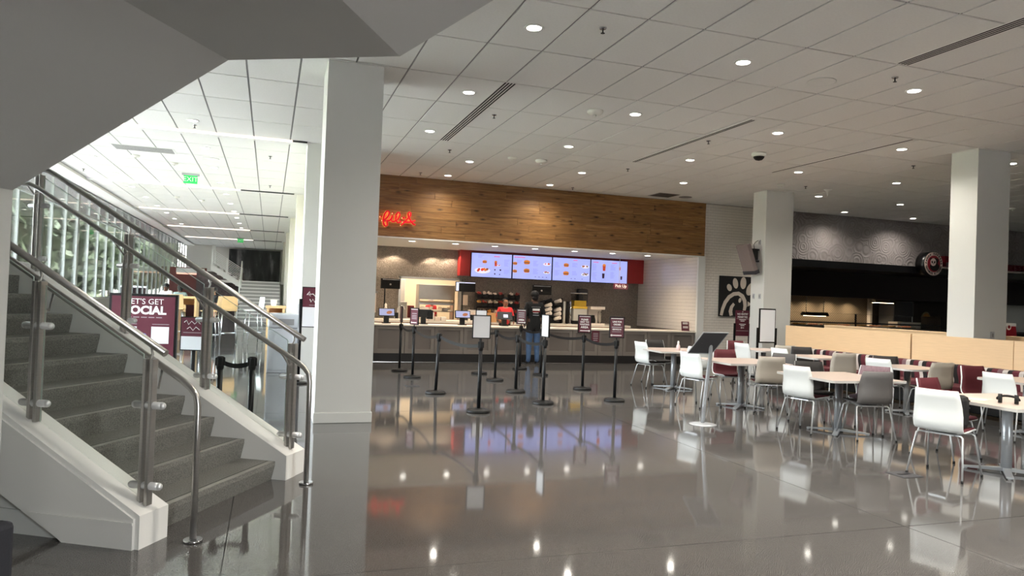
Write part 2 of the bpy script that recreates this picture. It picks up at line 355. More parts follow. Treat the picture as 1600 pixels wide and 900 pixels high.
# ceiling: a backing slab and every tile a piece of its own
ceil = slab('ceiling', (-5.3, -6.5, CEIL+.012), (27, 56, CEIL+.3), 'tile_grid')
slab('roof', (-8.2, -11, CEIL+.3), (28, 57, CEIL+.6), 'canopy')  # front overhang, out of view, lengthened to shade the added window
cells = []
def seen(x, y, z):
    d = Vector((x, y, z-EYE)); w = d.dot(fw)
    if w < .3: return None
    px, py = 800+F*d.dot(r2)/w, 450-F*d.dot(u2)/w
    return w if -90 < px < 1690 and -90 < py < 990 else None
for i in range(-8, 42):
    for j in range(-4, 37):
        x0, x1 = .258+.647*i, .258+.647*(i+1); y0, y1 = 6.40+1.305*j, 6.40+1.305*(j+1)
        if i == -8: x0 = -4.8
        if x0 >= .9: y1 = min(y1, 17.2)
        if y1-y0 < .15 or x1 > 27: continue
        w = [seen(x, y, CEIL) for x in (x0, x1) for y in (y0, y1)]
        w = [q for q in w if q]
        if w and not (x0 > .9 and y0 > 17): cells.append((min(w), x0, x1, y0, y1))
cells.sort()
g = .0125
tm = None
rest = MB()
for k, (w, x0, x1, y0, y1) in enumerate(cells):
    sx, sy = x1-x0-2*g, y1-y0-2*g
    if k < 290:
        if tm is None:
            o = MB().box((0, 0, 0), (1, 1, .012)).done('ceiling_panel', 'ceiling_tile', ceil); tm = o.data
        else:
            o = bpy.data.objects.new('ceiling_panel', tm); COL.objects.link(o); o.parent = ceil
        o.location = ((x0+x1)/2, (y0+y1)/2, CEIL+.006); o.scale = (sx, sy, 1)
    else:
        rest.b2((x0+g, y0+g, CEIL), (x1-g, y1-g, CEIL+.012))
rest.done('ceiling_panels', 'ceiling_tile', ceil)['kind'] = 'stuff'
# hall: light shelf above the windows
slab('trim_1', (-5.3, -6.5, 4.38), (-4.82, 53, CEIL+.01), 'fixture_white')
# left wall: low wall, header, window bays
slab('wall_left', (-5.42, 12.05, -.1), (-5.26, 56, 1.08), 'sill_grey')
slab('trim_2', (-5.45, 12.05, 1.08), (-5.2, 56, 1.12), 'mullion')
slab('wall_left_header', (-5.45, -6.5, 4.40), (-5.25, 56, 4.8), 'mullion_dark')
fm = {}
def share(key, fn):
    if key not in fm: fm[key] = fn(); return fm[key]
    o = fm[key].copy(); COL.objects.link(o); return o
n = 0; y = 9.42
while y < 52.5:
    n += 1; W = struct('window_%d' % n); W.location = (-5.35, y, 0)
    wide = n % 6 == 0
    lo = y < 12; zb = 0 if lo else 1.1
    o = share('m%d%d' % (wide, lo), lambda: MB().b2((-.03, -.025-.07*wide, zb), (.03, .025+.07*wide, 4.42), .006).done('mullion', 'mullion')); o.parent = W
    o = share('t%d' % lo, lambda: MB().b2((-.03, .03, 3.62), (.03, 1.28, 3.67)).b2((-.03, .03, zb), (.03, 1.28, zb+.06)).b2((-.03, .03, 4.34), (.03, 1.28, 4.42)).done('transom', 'mullion')); o.parent = W
    o = share('p%d' % lo, lambda: MB().b2((-.008, .03, zb+.04), (.008, 1.28, 4.38)).done('pane', 'window_glass')); o.parent = W
    y += 1.31
# unseen front wall behind the viewer; its window is added for frontal light
slab('wall_front', (-5.4, -6.6, -.1), (4.15, -6.4, 4.8), 'white_paint'); slab('wall_front_right', (6.05, -6.6, -.1), (27, -6.4, 4.8), 'white_paint'); slab('wall_front_header', (4.15, -6.6, 3.95), (6.05, -6.4, 4.8), 'white_paint')
W = struct('window_%d' % (n+1)); W.location = (5.1, -6.5, 0)
MB().b2((-.95, -.05, 0), (-.88, .05, 3.95)).b2((.88, -.05, 0), (.95, .05, 3.95)).b2((-.88, -.05, 2.4), (.88, .05, 2.48)).done('frame', 'mullion_dark', W); MB().b2((-.88, -.008, .02), (.88, .008, 3.95)).done('pane', 'window_glass', W)
slab('wall_left_near', (-5.42, -6.5, -.1), (-5.26, 9.35, 4.8), 'white_paint')
slab('wall_right', (27, -6.6, -.1), (27.2, 22, 4.8), 'white_paint')
slab('wall_hall_end', (-5.3, 53.6, 0), (1.5, 53.8, 4.6), 'siding')
# columns
def column(lo, hi, base=.13):
    c = slab('column', lo, hi, 'pier_paint')
    slab('baseboard', (lo[0]-.014, lo[1]-.014, 0), (hi[0]+.014, hi[1]+.014, base), 'pier_paint', c, bevel=.008); return c
column((.575, 9.07, 0), (1.255, 9.82, CEIL+.01))
column((11.3, 9.05, 0), (12.05, 9.56, CEIL+.01))
column((11.24, 14.46, 0), (12.03, 14.96, CEIL+.01))
# hall right wall with its piers
for k, y in enumerate((14.3, 22.15, 29.5, 36.95, 44.4)):
    slab('column', (.58 if k == 0 else .66, y, 0), (1.5, y+.62, CEIL+.01), 'pier_paint' if k == 0 else 'cream_paint')
slab('wall_hall_right', (1.06, 14.9, 0), (1.5, 53.6, CEIL+.01), 'cream_paint')
slab('baseboard_hall', (1.04, 14.9, 0), (1.06, 53.6, .13), 'white_paint')
# food counter alcove
fas = slab('wall_back', (1.5, 17.22, 2.98), (11.37, 17.45, CEIL+.01), 'brown_wood')
rows = 9; ph = (CEIL-2.985)/rows
for r in range(rows):
    x = 1.5-random.random()*1.2
    while x < 11.37:
        L_ = random.choice((1.5, 1.9, 2.3, 2.7)); a, b = max(x, 1.5), min(x+L_, 11.37)
        if b-a > .06:
            pr = random.uniform(0, .004)
            o = MB().box((0, 0, 0), (b-a-.004, .02, ph-.004), .002, seg=1).done('plank', 'plank_wood', fas); o.location = ((a+b)/2, 17.21-pr, 2.985+ph*(r+.5))
        x += L_
slab('trim_3', (1.5, 17.2, 2.955), (11.37, 17.46, 2.985), 'white_paint')
slab('ceiling_alcove', (1.5, 17.4, 2.98), (11.3, 20.7, 3.1), 'white_paint')
slab('wall_alcove_left', (1.5, 14.9, 0), (1.62, 20.7, 4.4), 'white_paint')
wb = slab('wall_alcove', (1.6, 20.6, 0), (3.55, 20.72, 2.98), 'metal_mosaic')
slab('wall_alcove_panel', (5.3, 20.6, 0), (11.3, 20.72, 2.98), 'metal_mosaic', wb); slab('wall_alcove_panel', (3.55, 20.6, 2.1), (5.3, 20.72, 2.98), 'metal_mosaic', wb)
slab('wall_alcove_panel', (3.55, 20.6, 0), (5.3, 20.72, .9), 'stainless', wb)
fr_ = MB(); [fr_.b2(*q) for q in (((3.5, 20.57, .9), (3.56, 20.74, 2.14)), ((5.29, 20.57, .9), (5.35, 20.74, 2.14)), ((3.5, 20.57, 2.08), (5.35, 20.74, 2.14)), ((3.5, 20.5, .9), (5.35, 20.74, .94)))]; fr_.done('opening_frame', 'stainless', wb)
slab('trim_4', (5.21, 20.28, 2.23), (11.2, 20.6, 2.98), 'red_panel')
def tiles(name, parent, a0, a1, z0, z1, tw, th, place, m='tile_white'):
    mb = MB(); r = 0; z = z0
    while z < z1-.01:
        a = a0-(tw/2 if r % 2 else 0)
        while a < a1-.004:
            p, q = max(a, a0), min(a+tw, a1)
            if q-p > .012: mb.b2(*place(p+.002, q-.002, z+.002, min(z+th, z1)-.002))
            a += tw
        z += th; r += 1
    o = mb.done(name, m, parent); o['kind'] = 'stuff'; return o
wr = slab('wall_alcove_right', (11.2, 17.25, 0), (11.36, 20.72, 2.98), 'grout')
tiles('wall_tiles', wr, 17.27, 20.6, .9, 2.98, .3, .098, lambda p, q, a, b: ((11.192, p, a), (11.21, q, b)))
slab('trim_5', (11.19, 17.19, 0), (11.4, 17.27, 2.98), 'white_paint')
wt = slab('wall_tiled', (11.37, 17.26, 0), (13.6, 17.46, CEIL+.01), 'grout')
tiles('wall_tiles', wt, 11.4, 13.6, 0, CEIL, .155, .0765, lambda p, q, a, b: ((p, 17.252, a), (q, 17.27, b)))
# kitchen behind the pass-through
slab('wall_kitchen', (2.4, 24.4, 0), (7, 24.5, 2.9), 'kitchen_wall'); slab('wall_kitchen_left', (2.4, 20.72, 0), (2.5, 24.4, 2.9), 'kitchen_wall'); slab('wall_kitchen_right', (6.9, 20.72, 0), (7, 24.4, 2.9), 'kitchen_wall'); slab('ceiling_kitchen', (2.4, 20.72, 2.9), (7, 24.5, 3), 'white_paint'); slab('floor_kitchen', (2.4, 20.72, 0), (7, 24.4, .02), 'counter_grey')
# right-hand counter: swirl wall, black band, recess
slab('wall_swirl', (13.6, 17.3, 3.08), (27, 17.5, CEIL+.01), 'swirl_plaster')
slab('trim_6', (13.6, 17.22, 2.87), (27, 17.52, 3.08), 'band_black')
slab('wall_recess_left', (13.5, 17.27, 0), (13.72, 21.2, 3), 'dim_wall'); slab('ceiling_recess', (13.6, 17.5, 2.87), (27, 21.4, 3), 'band_black')
slab('trim_7', (13.7, 19.0, 2.06), (27, 19.2, 2.9), 'panda_maroon')
slab('ceiling_cookline', (13.7, 19.2, 2.12), (27, 21.2, 2.2), 'stainless')
slab('wall_cookline', (13.7, 21.0, 0), (21, 21.2, 2.2), 'chevron_steel'); slab('wall_cookline_right', (21, 21.0, 0), (27, 21.2, 2.2), 'dim_wall')
slab('trim_8', (20.9, 20.85, .9), (21.0, 21.0, 2.12), 'solid_surface')
# hall far end: stairs, landing, mural, mosaic wall
st = struct('stair_far')
for k in range(12):
    s_ = slab('step', (-1.35, 34.97+.3*k, .168*(k+1)-.05), (.5, 35.3+.3*k, .168*(k+1)), 'tread_white', st); slab('riser', (-1.33, 35+.3*k, 0), (.48, 35.29+.3*k, .168*(k+1)-.05), 'riser_shade', s_)  # riser colour darkened to stand in for shade under each nosing
slab('landing', (-2.9, 38.6, 1.9), (1.06, 53.4, 2.02), 'tread_white', st)
up_ = MB().prism([(-1.35, 1.62), (-1.35, 1.92), (-2.8, 2.80), (-2.8, 2.50)], lambda a, b, w: (a, w, b), 38.55, 38.65); up_.done('stringer', 'stringer_paint', st)
for k in range(5): slab('step', (-1.35-.29*(k+1), 38.65, 1.75+.17*k), (-1.35-.29*k, 40.3, 1.9+.17*(k+1)), 'tread_white', st)
slab('wall_mural', (-2.75, 53.4, 2.02), (.62, 53.5, CEIL-.1), 'night_mural'); slab('wall_siding', (-5.3, 52, 2.8), (-3.65, 52.2, CEIL), 'siding'); slab('column', (-3.72, 51.6, 2.0), (-3.5, 52, CEIL), 'stringer_paint')
sd_ = struct('trim_9')
for k in range(9): slab('siding_board', (-5.25, 51.96, 2.8+.18*k), (-3.7, 52.0, 2.97+.18*k), 'siding', sd_)
slab('wall_mosaic', (-3.6, 40.42, 0), (-1.3, 40.5, 2.45), 'mosaic_dark'); slab('wall_maroon', (-5.3, 44, 0), (-3.4, 44.2, 2.7), 'maroon_wall')

# ------------------------------------------------------------------ staircase in the foreground
stc = thing('staircase', 'grey stone staircase with white stringers turning under a grey soffit', 'staircase')
NS = 10
for k in range(NS):
    v0, z1 = 3.12+.294*k, .155+.166*k; z0 = max(z1-.166, 0)
    s = MB().prism([(v0+.03, z0), (v0, z1-.035), (v0, z1), (v0+.335, z1), (v0+.335, z0)], lambda a, b, w: UV(w, a, b), 4.1, 5.63).done('step', 'stair_stone', stc)
    nb = MB(); nb.prism([(v0+.012, z1), (v0+.012, z1+.0025), (v0+.052, z1+.0025), (v0+.052, z1)], lambda a, b, w: UV(w, a, b), 4.14, 5.6)
    nb.done('nosing_strip', 'nosing_stone', s)
    MB().prism([(v0+.055, z1), (v0+.055, z1+.0012), (v0+.066, z1+.0012), (v0+.066, z1)], lambda a, b, w: UV(w, a, b), 4.14, 5.6).done('nosing_groove', 'toe_kick', s)
zt = lambda v: .205+.548*(v-3.02)            # top of a stringer
VE = 6.0
prof = [(3.02, 0), (3.02, zt(3.02)), (VE-.1, zt(VE-.1)), (VE-.1, zt(VE-.1)-.32), (3.53, 0)]
f_ = lambda a, b, w: UV(w, a, b)
MB().prism(prof, f_, 3.855, 4.115).done('stringer', 'stringer_paint', stc)
# side panel of the near stringer, with its moulding and the recessed wall below it
sp = MB().prism([(3.05, 0), (3.05, zt(3.05)-.035), (VE-.1, zt(VE-.1)-.035), (VE-.1, zt(VE-.1)-.5), (3.545, 0)], f_, 3.838, 3.86).done('side_panel', 'stringer_paint', stc)
MB().prism([(3.05, .15), (3.05, .165), (3.79, .165), (3.78, .15)], f_, 3.828, 3.84).done('moulding', 'stringer_paint', sp)
MB().prism([(3.05, 0), (3.05, .15), (3.775, .15), (3.545, 0)], f_, 3.834, 3.839).done('baseboard', 'stringer_paint', sp)
MB().prism([(3.5, 0), (3.5, .03), (5.9, 1.35), (6.3, 1.35), (6.3, 0)], f_, 3.90, 4.0).done('under_wall', 'pier_paint', stc)
MB().prism([(3.5, 0), (3.5, .15), (6.3, .15), (6.3, 0)], f_, 3.885, 3.90).done('under_baseboard', 'pier_paint', stc)
MB().prism([(3.02, 0), (3.02, zt(3.02)), (VE-.1, zt(VE-.1)), (VE-.1, 0)], f_, 5.61, 5.78).done('stringer', 'stringer_paint', stc)
MB().prism([(3.025, 0), (3.025, zt(3.02)-.003), (VE-.1, zt(VE-.1)-.003), (VE-.1, 0)], f_, 5.785, 5.94).done('stringer_outer', 'stringer_paint', stc)
MB().prism([(5.77, 1.25), (5.77, 1.65), (6.85, 1.65), (6.85, 1.25)], f_, 1.6, 5.94).done('landing', 'stair_stone', stc)
MB().prism([(6.75, 1.65), (6.75, 1.82), (6.85, 1.82), (6.85, 1.65)], f_, 1.6, 5.94).done('landing_curb', 'stringer_paint', stc)
# upper flight, mid landing and next flight: three soffit facets seen from below
zs = lambda v: 2.874-.5317*(v-2.389)
MB().prism([(5.77, zs(5.77)), (2.389, 2.874), (2.389, 3.25), (2.1, 3.4), (5.77, 1.65)], f_, 1.6, 3.6).done('upper_flight', 'soffit_paint', stc)
MB().prism([(2.389, 2.874), (1.379, 2.865), (1.379, 3.25), (2.389, 3.25)], f_, 1.6, 3.6).done('mid_landing', 'soffit_paint', stc)
MB().prism([(1.379, 2.865), (-1.45, 4.44), (-2.1, 4.44), (1.379, 3.25)], f_, 1.6, 3.6).done('top_flight', 'soffit_paint', stc)
MB().prism([(3.776, 0), (3.776, zs(3.776)+.01), (4.0, zs(4.0)+.01), (4.0, 0)], f_, 1.6, 3.6).done('pier', 'pier_paint', stc)
# glass balustrades
zg = lambda v: zt(v)+.995                     # guard rail centre height
def balustrade(name, label, up_, ur, side):
    t = thing(name, label, 'railing'); vs = (3.09, 3.93, 4.77, 5.76)
    for v in vs:
        b0, b1 = zt(v)-.01, zt(v)+.90
        p = MB(MUV); p.b2((up_-.026, v-.036, b0), (up_+.026, v-.012, b1), .004); p.b2((up_-.026, v+.012, b0), (up_+.026, v+.036, b1), .004)
        post = p.done('post', 'steel', t)
        for hz in (.62, .12):
            c = MB(MUV); c.cyl((up_, v-.095, b0+hz), (up_, v+.095, b0+hz), .024, n=12); c.sphere((up_, v-.095, b0+hz), (.024, .024, .024), 10, 6); c.sphere((up_, v+.095, b0+hz), (.024, .024, .024), 10, 6)
            c.done('glass_clamp', 'clamp_silver', post)
        MB(MUV).tube([(up_, v, b1-.08), (up_, v, b1), (up_, v-.012, b1+.03), (up_, v, zg(v)-.02)], .008, 8).done('rail_bracket', 'steel', post)
        uc = ur; MB(MUV).tube([(up_+side*.02, v, b0+.74), (up_+side*.07, v-.01, b0+.72), (uc, v-.01, zg(v)-.165)], .008, 8).done('handrail_bracket', 'steel', post)
    for a, b in zip(vs, vs[1:]):
        x = up_
        q = MB(MUV); q.prism([(a+.05, zt(a+.05)+.02), (b-.05, zt(b-.05)+.02), (b-.05, zt(b-.05)+.9), (a+.05, zt(a+.05)+.9)], lambda aa, bb, w: (w, aa, bb), x-.006, x+.006)
        q = q.done('glass_panel', 'rail_glass', t)
        MB(MUV).tube([(x, a+.05, zt(a+.05)+.02), (x, a+.05, zt(a+.05)+.9), (x, b-.05, zt(b-.05)+.9), (x, b-.05, zt(b-.05)+.02)], .004, 5).done('glass_edge', 'glass_edge', q)
    MB(MUV).tube([(up_, 2.985, zg(2.985)), (up_, 5.62, zg(5.62)), (up_, 5.68, zg(5.68)-.008), (up_, 5.75, zg(5.68)), (up_, 6.8, zg(5.68))], .024, 12).done('guard_rail', 'steel', t)
    zh = lambda v: zg(v)-.145
    pts = [(ur, 6.8, zh(5.6)+.02), (ur, 5.66, zh(5.6)+.02), (ur, 5.56, zh(5.56)), (ur, 2.93, zh(2.93)), (ur, 2.87, zh(2.87)-.01), (ur, 2.83, zh(2.87)-.055), (ur, 2.815, zh(2.87)-.12), (ur, 2.81, .02)]
    h = MB(MUV).tube(pts, .021, 12).done('handrail', 'steel', t)
    MB(MUV).cyl((ur, 2.81, 0), (ur, 2.81, .018), .057, n=24).done('base_flange', 'chrome', h)
    g_ = MB(MUV).prism([(5.85, 1.68), (6.7, 1.68), (6.7, 2.55), (5.85, 2.55)], lambda aa, bb, w: (w, aa, bb), up_-.006, up_+.006).done('glass_panel', 'rail_glass', t)
balustrade('glass_railing', 'glass and brushed steel railing on the near left side of the staircase', 3.98, 4.08, 1)
balustrade('glass_railing', 'glass and brushed steel railing on the far right side of the staircase, nearest the column', 5.78, 5.57, -1)
# dark seat in the corner
t = thing('lounge_seat', 'dark navy upholstered block seat cut off at bottom left corner', 'seat', (-1.595, 3.958, 0), math.radians(60))
MB().box((0, 0, .24), (.7, .7, .40), .03).done('seat', 'navy_fabric', t); MB().box((0, 0, .02), (.6, .6, .04)).done('plinth', 'black_plastic', t)
# ------------------------------------------------------------------ ceiling fittings
ORD = ['first', 'second', 'third', 'fourth', 'fifth', 'sixth', 'seventh', 'eighth', 'ninth', 'tenth', 'eleventh', 'twelfth']
def spot(parent, loc, power, angle=110, col=(1, .93, .82), r=.06, blend=1.0):
    d = bpy.data.lights.new('lamp', 'SPOT'); d.energy = power*LAMP; d.spot_size = math.radians(angle); d.spot_blend = blend; d.color = col; d.shadow_soft_size = r
    o = bpy.data.objects.new('lamp', d); COL.objects.link(o); o.parent = parent; o.location = loc; return o
proto = {}
def downlight(x, y, z, label, group, power, warm=False, col=(1, .93, .82), ang=150):
    t = thing('downlight', label, 'ceiling light', (x, y, z), 0, group)
    if 'ring' not in proto:
        a = MB().lathe([(.07, -.001), (.10, -.001), (.105, -.006), (.10, -.012), (.082, -.012), (.07, -.004)], n=24, ring=True).done('trim_ring', 'fixture_white', t)
        b = MB().lathe([(.0, -.003), (.076, -.003), (.076, -.012), (.05, -.0155), (.0, -.017)], n=20).done('lens', 'lamp_on', t)
        proto['ring'], proto['lens'] = a, b
    else:
        for k in ('ring', 'lens'): c = proto[k].copy(); COL.objects.link(c); c.parent = t
    if power: spot(t, (0, 0, -.03), power, ang, col)
    return t
rows_ = [('in the row nearest the camera', 7.06, (2.51, 5.10, 7.68)), ('in the second row from the camera', 9.66, (2.51, 5.10, 7.68, 10.27, 12.89)), ('in the middle row above the dining tables', 12.22, (2.51, 5.11, 7.68, 10.26, 12.87)),
         ('in the second row from the food counters', 14.57, (3.86, 6.43, 9.0, 12.87, 15.49)), ('in the row right along the food counters', 16.5, (3.86, 6.43, 15.50, 18.05))]
for where, y, xs in rows_:
    for k, x in enumerate(xs):
        downlight(x, y, CEIL, 'round recessed white downlight, %s from the left %s' % (ORD[k], where), 'downlights over the dining hall', 55 if y < 14 else 42)
for k, (x, y) in enumerate([(x, y) for y in (4.46, 1.86, -.74, -3.34) for x in (2.51, 5.1, 7.68)]):
    downlight(x, y, CEIL, 'round recessed downlight added out of view above and behind the viewer, %s' % ORD[k], 'downlights over the dining hall', 120)  # unseen lamps added to brighten the near floor and soffit
for s, x, ys in (('right', -1.355, [13.39+2.49*k for k in range(10)]), ('left', -3.885, [18.29+2.47*k for k in range(8)])):
    for k, y in enumerate(ys):
        downlight(x, y, CEIL, 'round downlight in the %s hand line along the hall ceiling, %s from the camera' % (s, ORD[k]), 'downlights along the hall', 0)
for k, x in enumerate((2.3, 3.37, 4.5, 5.57, 6.70, 7.85, 9.0, 10.1)):
    downlight(x, 18.1, 2.98, 'small warm downlight in the low ceiling over the service counter, %s from the left' % ORD[k], 'downlights over the service counter', 34, col=(1, .82, .60), ang=130)
for k, x in enumerate((2.6, 3.35, 4.5, 5.0)):
    o = spot(None, (x, 20.25, 2.93), 14, 120, (1, .82, .6), .03, .3); o.name = 'scallop_spot'  # bare spots without fittings, added to throw scallops on the mosaic
# linear hall lights
for k, (y, x0, x1) in enumerate(((14.26, -4.7, .30), (22.05, -4.5, -.9), (29.1, -4.6, -1.2), (36.8, -4.6, -1.0), (44.1, -4.6, -1.0))):
    t = thing('linear_light', 'long white linear slot light crossing the hall ceiling, %s from the camera' % ORD[k], 'ceiling light', (0, y, CEIL), 0, 'linear slot lights of the hall')
    MB().b2((-4.8, -.02, -.03), (.57, .25, -.001)).done('housing', 'fixture_white', t)
    MB().b2((x0, -.05, -.045), (x1, -.02, -.005)).done('diffuser', 'lamp_strip', t)
    MB().b2((x1, -.05, -.035), (.57, -.02, -.005)).done('dark_slot', 'dark_grey', t)
# sprinklers
def sprinkler(x, y, label):
    t = thing('sprinkler', label, 'sprinkler', (x, y, CEIL), 0, 'ceiling sprinklers')
    if 'spr' not in proto:
        a = MB().lathe([(.0, -.001), (.04, -.001), (.035, -.012), (.0, -.012)], n=16).done('cover_plate', 'chrome', t)
        b = MB().cyl((0, 0, -.01), (0, 0, -.055), .008, n=8).cyl((0, 0, -.055), (0, 0, -.059), .022, n=12).done('deflector', 'black_metal', t); proto['spr'] = (a, b)
    else:
        for p in proto['spr']: c = p.copy(); COL.objects.link(c); c.parent = t
for x, y, l in ((3.17, 6.78, 'small dark ceiling sprinkler nearest the camera, left of the front light'), (3.19, 10.67, 'small ceiling sprinkler just right of the slotted air vent'), (3.2, 13.62, 'small ceiling sprinkler past the far end of the slotted air vent'),
                (3.2, 16.47, 'small ceiling sprinkler just in front of the wood fascia, leftmost'), (7.09, 16.61, 'small ceiling sprinkler in front of the middle of the wood fascia'), (7.08, 13.66, 'small ceiling sprinkler in the middle of the dining hall, beside the thin vent line'),
                (7.05, 6.76, 'small ceiling sprinkler at upper right beside the large round speaker'), (11.61, 10.64, 'small ceiling sprinkler left of the large right hand column'), (11.6, 13.56, 'small ceiling sprinkler just right of the second column top'), (7.05, 10.66, 'small ceiling sprinkler at the near end of the thin vent line'),
                (-.1, 16.17, 'small ceiling sprinkler in the hall nearest the white column'), (-.1, 20.72, 'small ceiling sprinkler in the hall beyond the first slot light, right side'), (-4.51, 20.4, 'small ceiling sprinkler in the hall near the window wall'), (-1.36, 13.75, 'small ceiling sprinkler beside the first hall downlight')):
    sprinkler(x, y, l)
# sensors, cameras, speakers
def dome(x, y, label, kind):
    t = thing('ceiling_sensor', label, 'sensor', (x, y, CEIL))
    if kind == 'cone':
        MB().lathe([(.0, -.001), (.09, -.001), (.085, -.02), (.03, -.05), (.012, -.15), (0, -.16)], n=20).done('housing', 'sensor_white', t)
    elif kind == 'camera':
        MB().lathe([(.0, -.001), (.13, -.001), (.13, -.05), (.11, -.07), (0, -.07)], n=24).done('housing', 'sensor_white', t)
        MB().lathe([(.10, -.07), (.09, -.1), (.06, -.13), (0, -.145)], n=20).done('lens_dome', 'black_plastic', t)
    else:
        s = 1 if kind == 'big' else .72
        MB().lathe([(.0, -.001), (.12*s, -.001), (.12*s, -.03*s), (.10*s, -.055*s), (.05*s, -.07*s), (0, -.07*s)], n=24).done('housing', 'sensor_white', t)
        MB().cyl((0, 0, -.068*s), (0, 0, -.10*s), .022*s, n=12).done('sensor_tip', 'sensor_white', t)
dome(4.48, 9.75, 'large white dome smoke detector near the middle of the ceiling', 'big'); dome(4.52, 13.74, 'left of two small white ceiling sensors before the wood fascia', 'small'); dome(5.13, 13.69, 'right of two white ceiling sensors before the wood fascia', 'big')
dome(8.41, 11.08, 'white security camera with black dome on the ceiling', 'camera'); dome(10.96, 13.61, 'small white sensor on the ceiling left of the cone shaped one', 'small'); dome(12.32, 13.66, 'cone shaped white sensor on the ceiling right of the second column', 'cone'); dome(18.2, 13.58, 'small white ceiling sensor right of the large column at the frame edge', 'small')
for k, (x, y) in enumerate(((-2.9, 17.6), (-2.2, 18.2), (-2.9, 25), (-2.2, 25.4))): dome(x, y, 'small white sensor on the hall ceiling, %s from the camera' % ORD[k], 'small')
for x, y, l in ((6.4, 7.26, 'large round ceiling speaker grille at upper right'), (5.75, 13.61, 'round ceiling speaker grille beside the two white sensors'), (9.02, 13.53, 'round ceiling speaker grille before the end of the wood fascia'), (13.48, 13.5, 'round ceiling speaker grille right of the second column'), (16.73, 14.77, 'round ceiling speaker grille left of the large column, farthest'), (-1.34, 17.17, 'round ceiling speaker grille in the hall between two downlights')):
    t = thing('ceiling_speaker', l, 'speaker', (x, y, CEIL), 0, 'round ceiling speakers')
    MB().lathe([(.0, -.001), (.17, -.001), (.175, -.006), (.165, -.011), (.15, -.009), (0, -.009)], n=28).done('grille', 'ceiling_tile', t); MB().lathe([(.16, -.006), (.176, -.006), (.176, -.012), (.16, -.012)], n=28, ring=True).done('rim', 'fixture_white', t)
# linear slot vents and square vents
def vent(x, y0, y1, w, nsl, label):
    t = thing('air_vent', label, 'vent', (x, (y0+y1)/2, CEIL), 0, 'linear air vents'); h = (y1-y0)/2
    MB().b2((-w/2, -h, -.006), (w/2, h, -.0005)).done('frame', 'fixture_white', t)
    for k in range(nsl):
        a = -w/2+w*(k+.5)/nsl; MB().b2((a-w*.28/nsl, -h+.02, -.0075), (a+w*.28/nsl, h-.02, -.0055)).done('slot', 'black_matte', t)
vent(2.9, 8.98, 12.85, .17, 4, 'wide four slot air vent in the ceiling left of centre'); vent(6.74, 3.9, 6.38, .17, 4, 'wide four slot air vent in the ceiling at upper right'); vent(6.83, 9.14, 12.95, .09, 2, 'narrow two slot air vent along the middle of the ceiling'); vent(9.84, 9.03, 12.53, .06, 1, 'narrow single slot air vent left of the large column')
t = thing('square_vent', 'square brown return vent in the ceiling before the wood fascia', 'vent', (9.61, 16.48, CEIL)); MB().b2((-.3, -.3, -.008), (.3, .3, -.001)).done('frame', 'cabinet_dark', t)
for k in range(7): MB().b2((-.27, -.27+.078*k, -.013), (.27, -.225+.078*k, -.007)).done('louvre', 'dim_wall', t)
t = thing('round_vent', 'small round dark vent beside the square return vent', 'vent', (10.26, 16.49, CEIL)); MB().lathe([(0, -.001), (.17, -.001), (.17, -.01), (0, -.012)], n=24).done('disc', 'cabinet_dark', t)
t = thing('return_grille', 'pale rectangular return grille in the hall ceiling', 'vent', (-2.6, 16.7, CEIL)); MB().b2((-.6, -.3, -.006), (.6, .3, -.001)).done('frame', 'fixture_white', t)
for k in range(8): MB().b2((-.56, -.27+.07*k, -.01), (.56, -.235+.07*k, -.005)).done('louvre', 'tile_grid', t)
for x, y, l, s in ((-1.99, 19.7, 'green EXIT sign hanging from the hall ceiling, nearest the camera', 1), (-1.65, 43.0, 'small green EXIT sign far down the hall ceiling', 1)):
    t = thing('exit_sign', l, 'exit sign', (x, y, CEIL-.1))
    MB().b2((-.2, -.04, .05), (.2, .04, .098)).done('canopy', 'cabinet_grey', t); MB().b2((-.16, -.012, -.15), (.16, .012, .05)).done('panel', 'exit_green', t)
    text('EXIT', .17, 'white_print', t, front(0, -.0135, -.05))
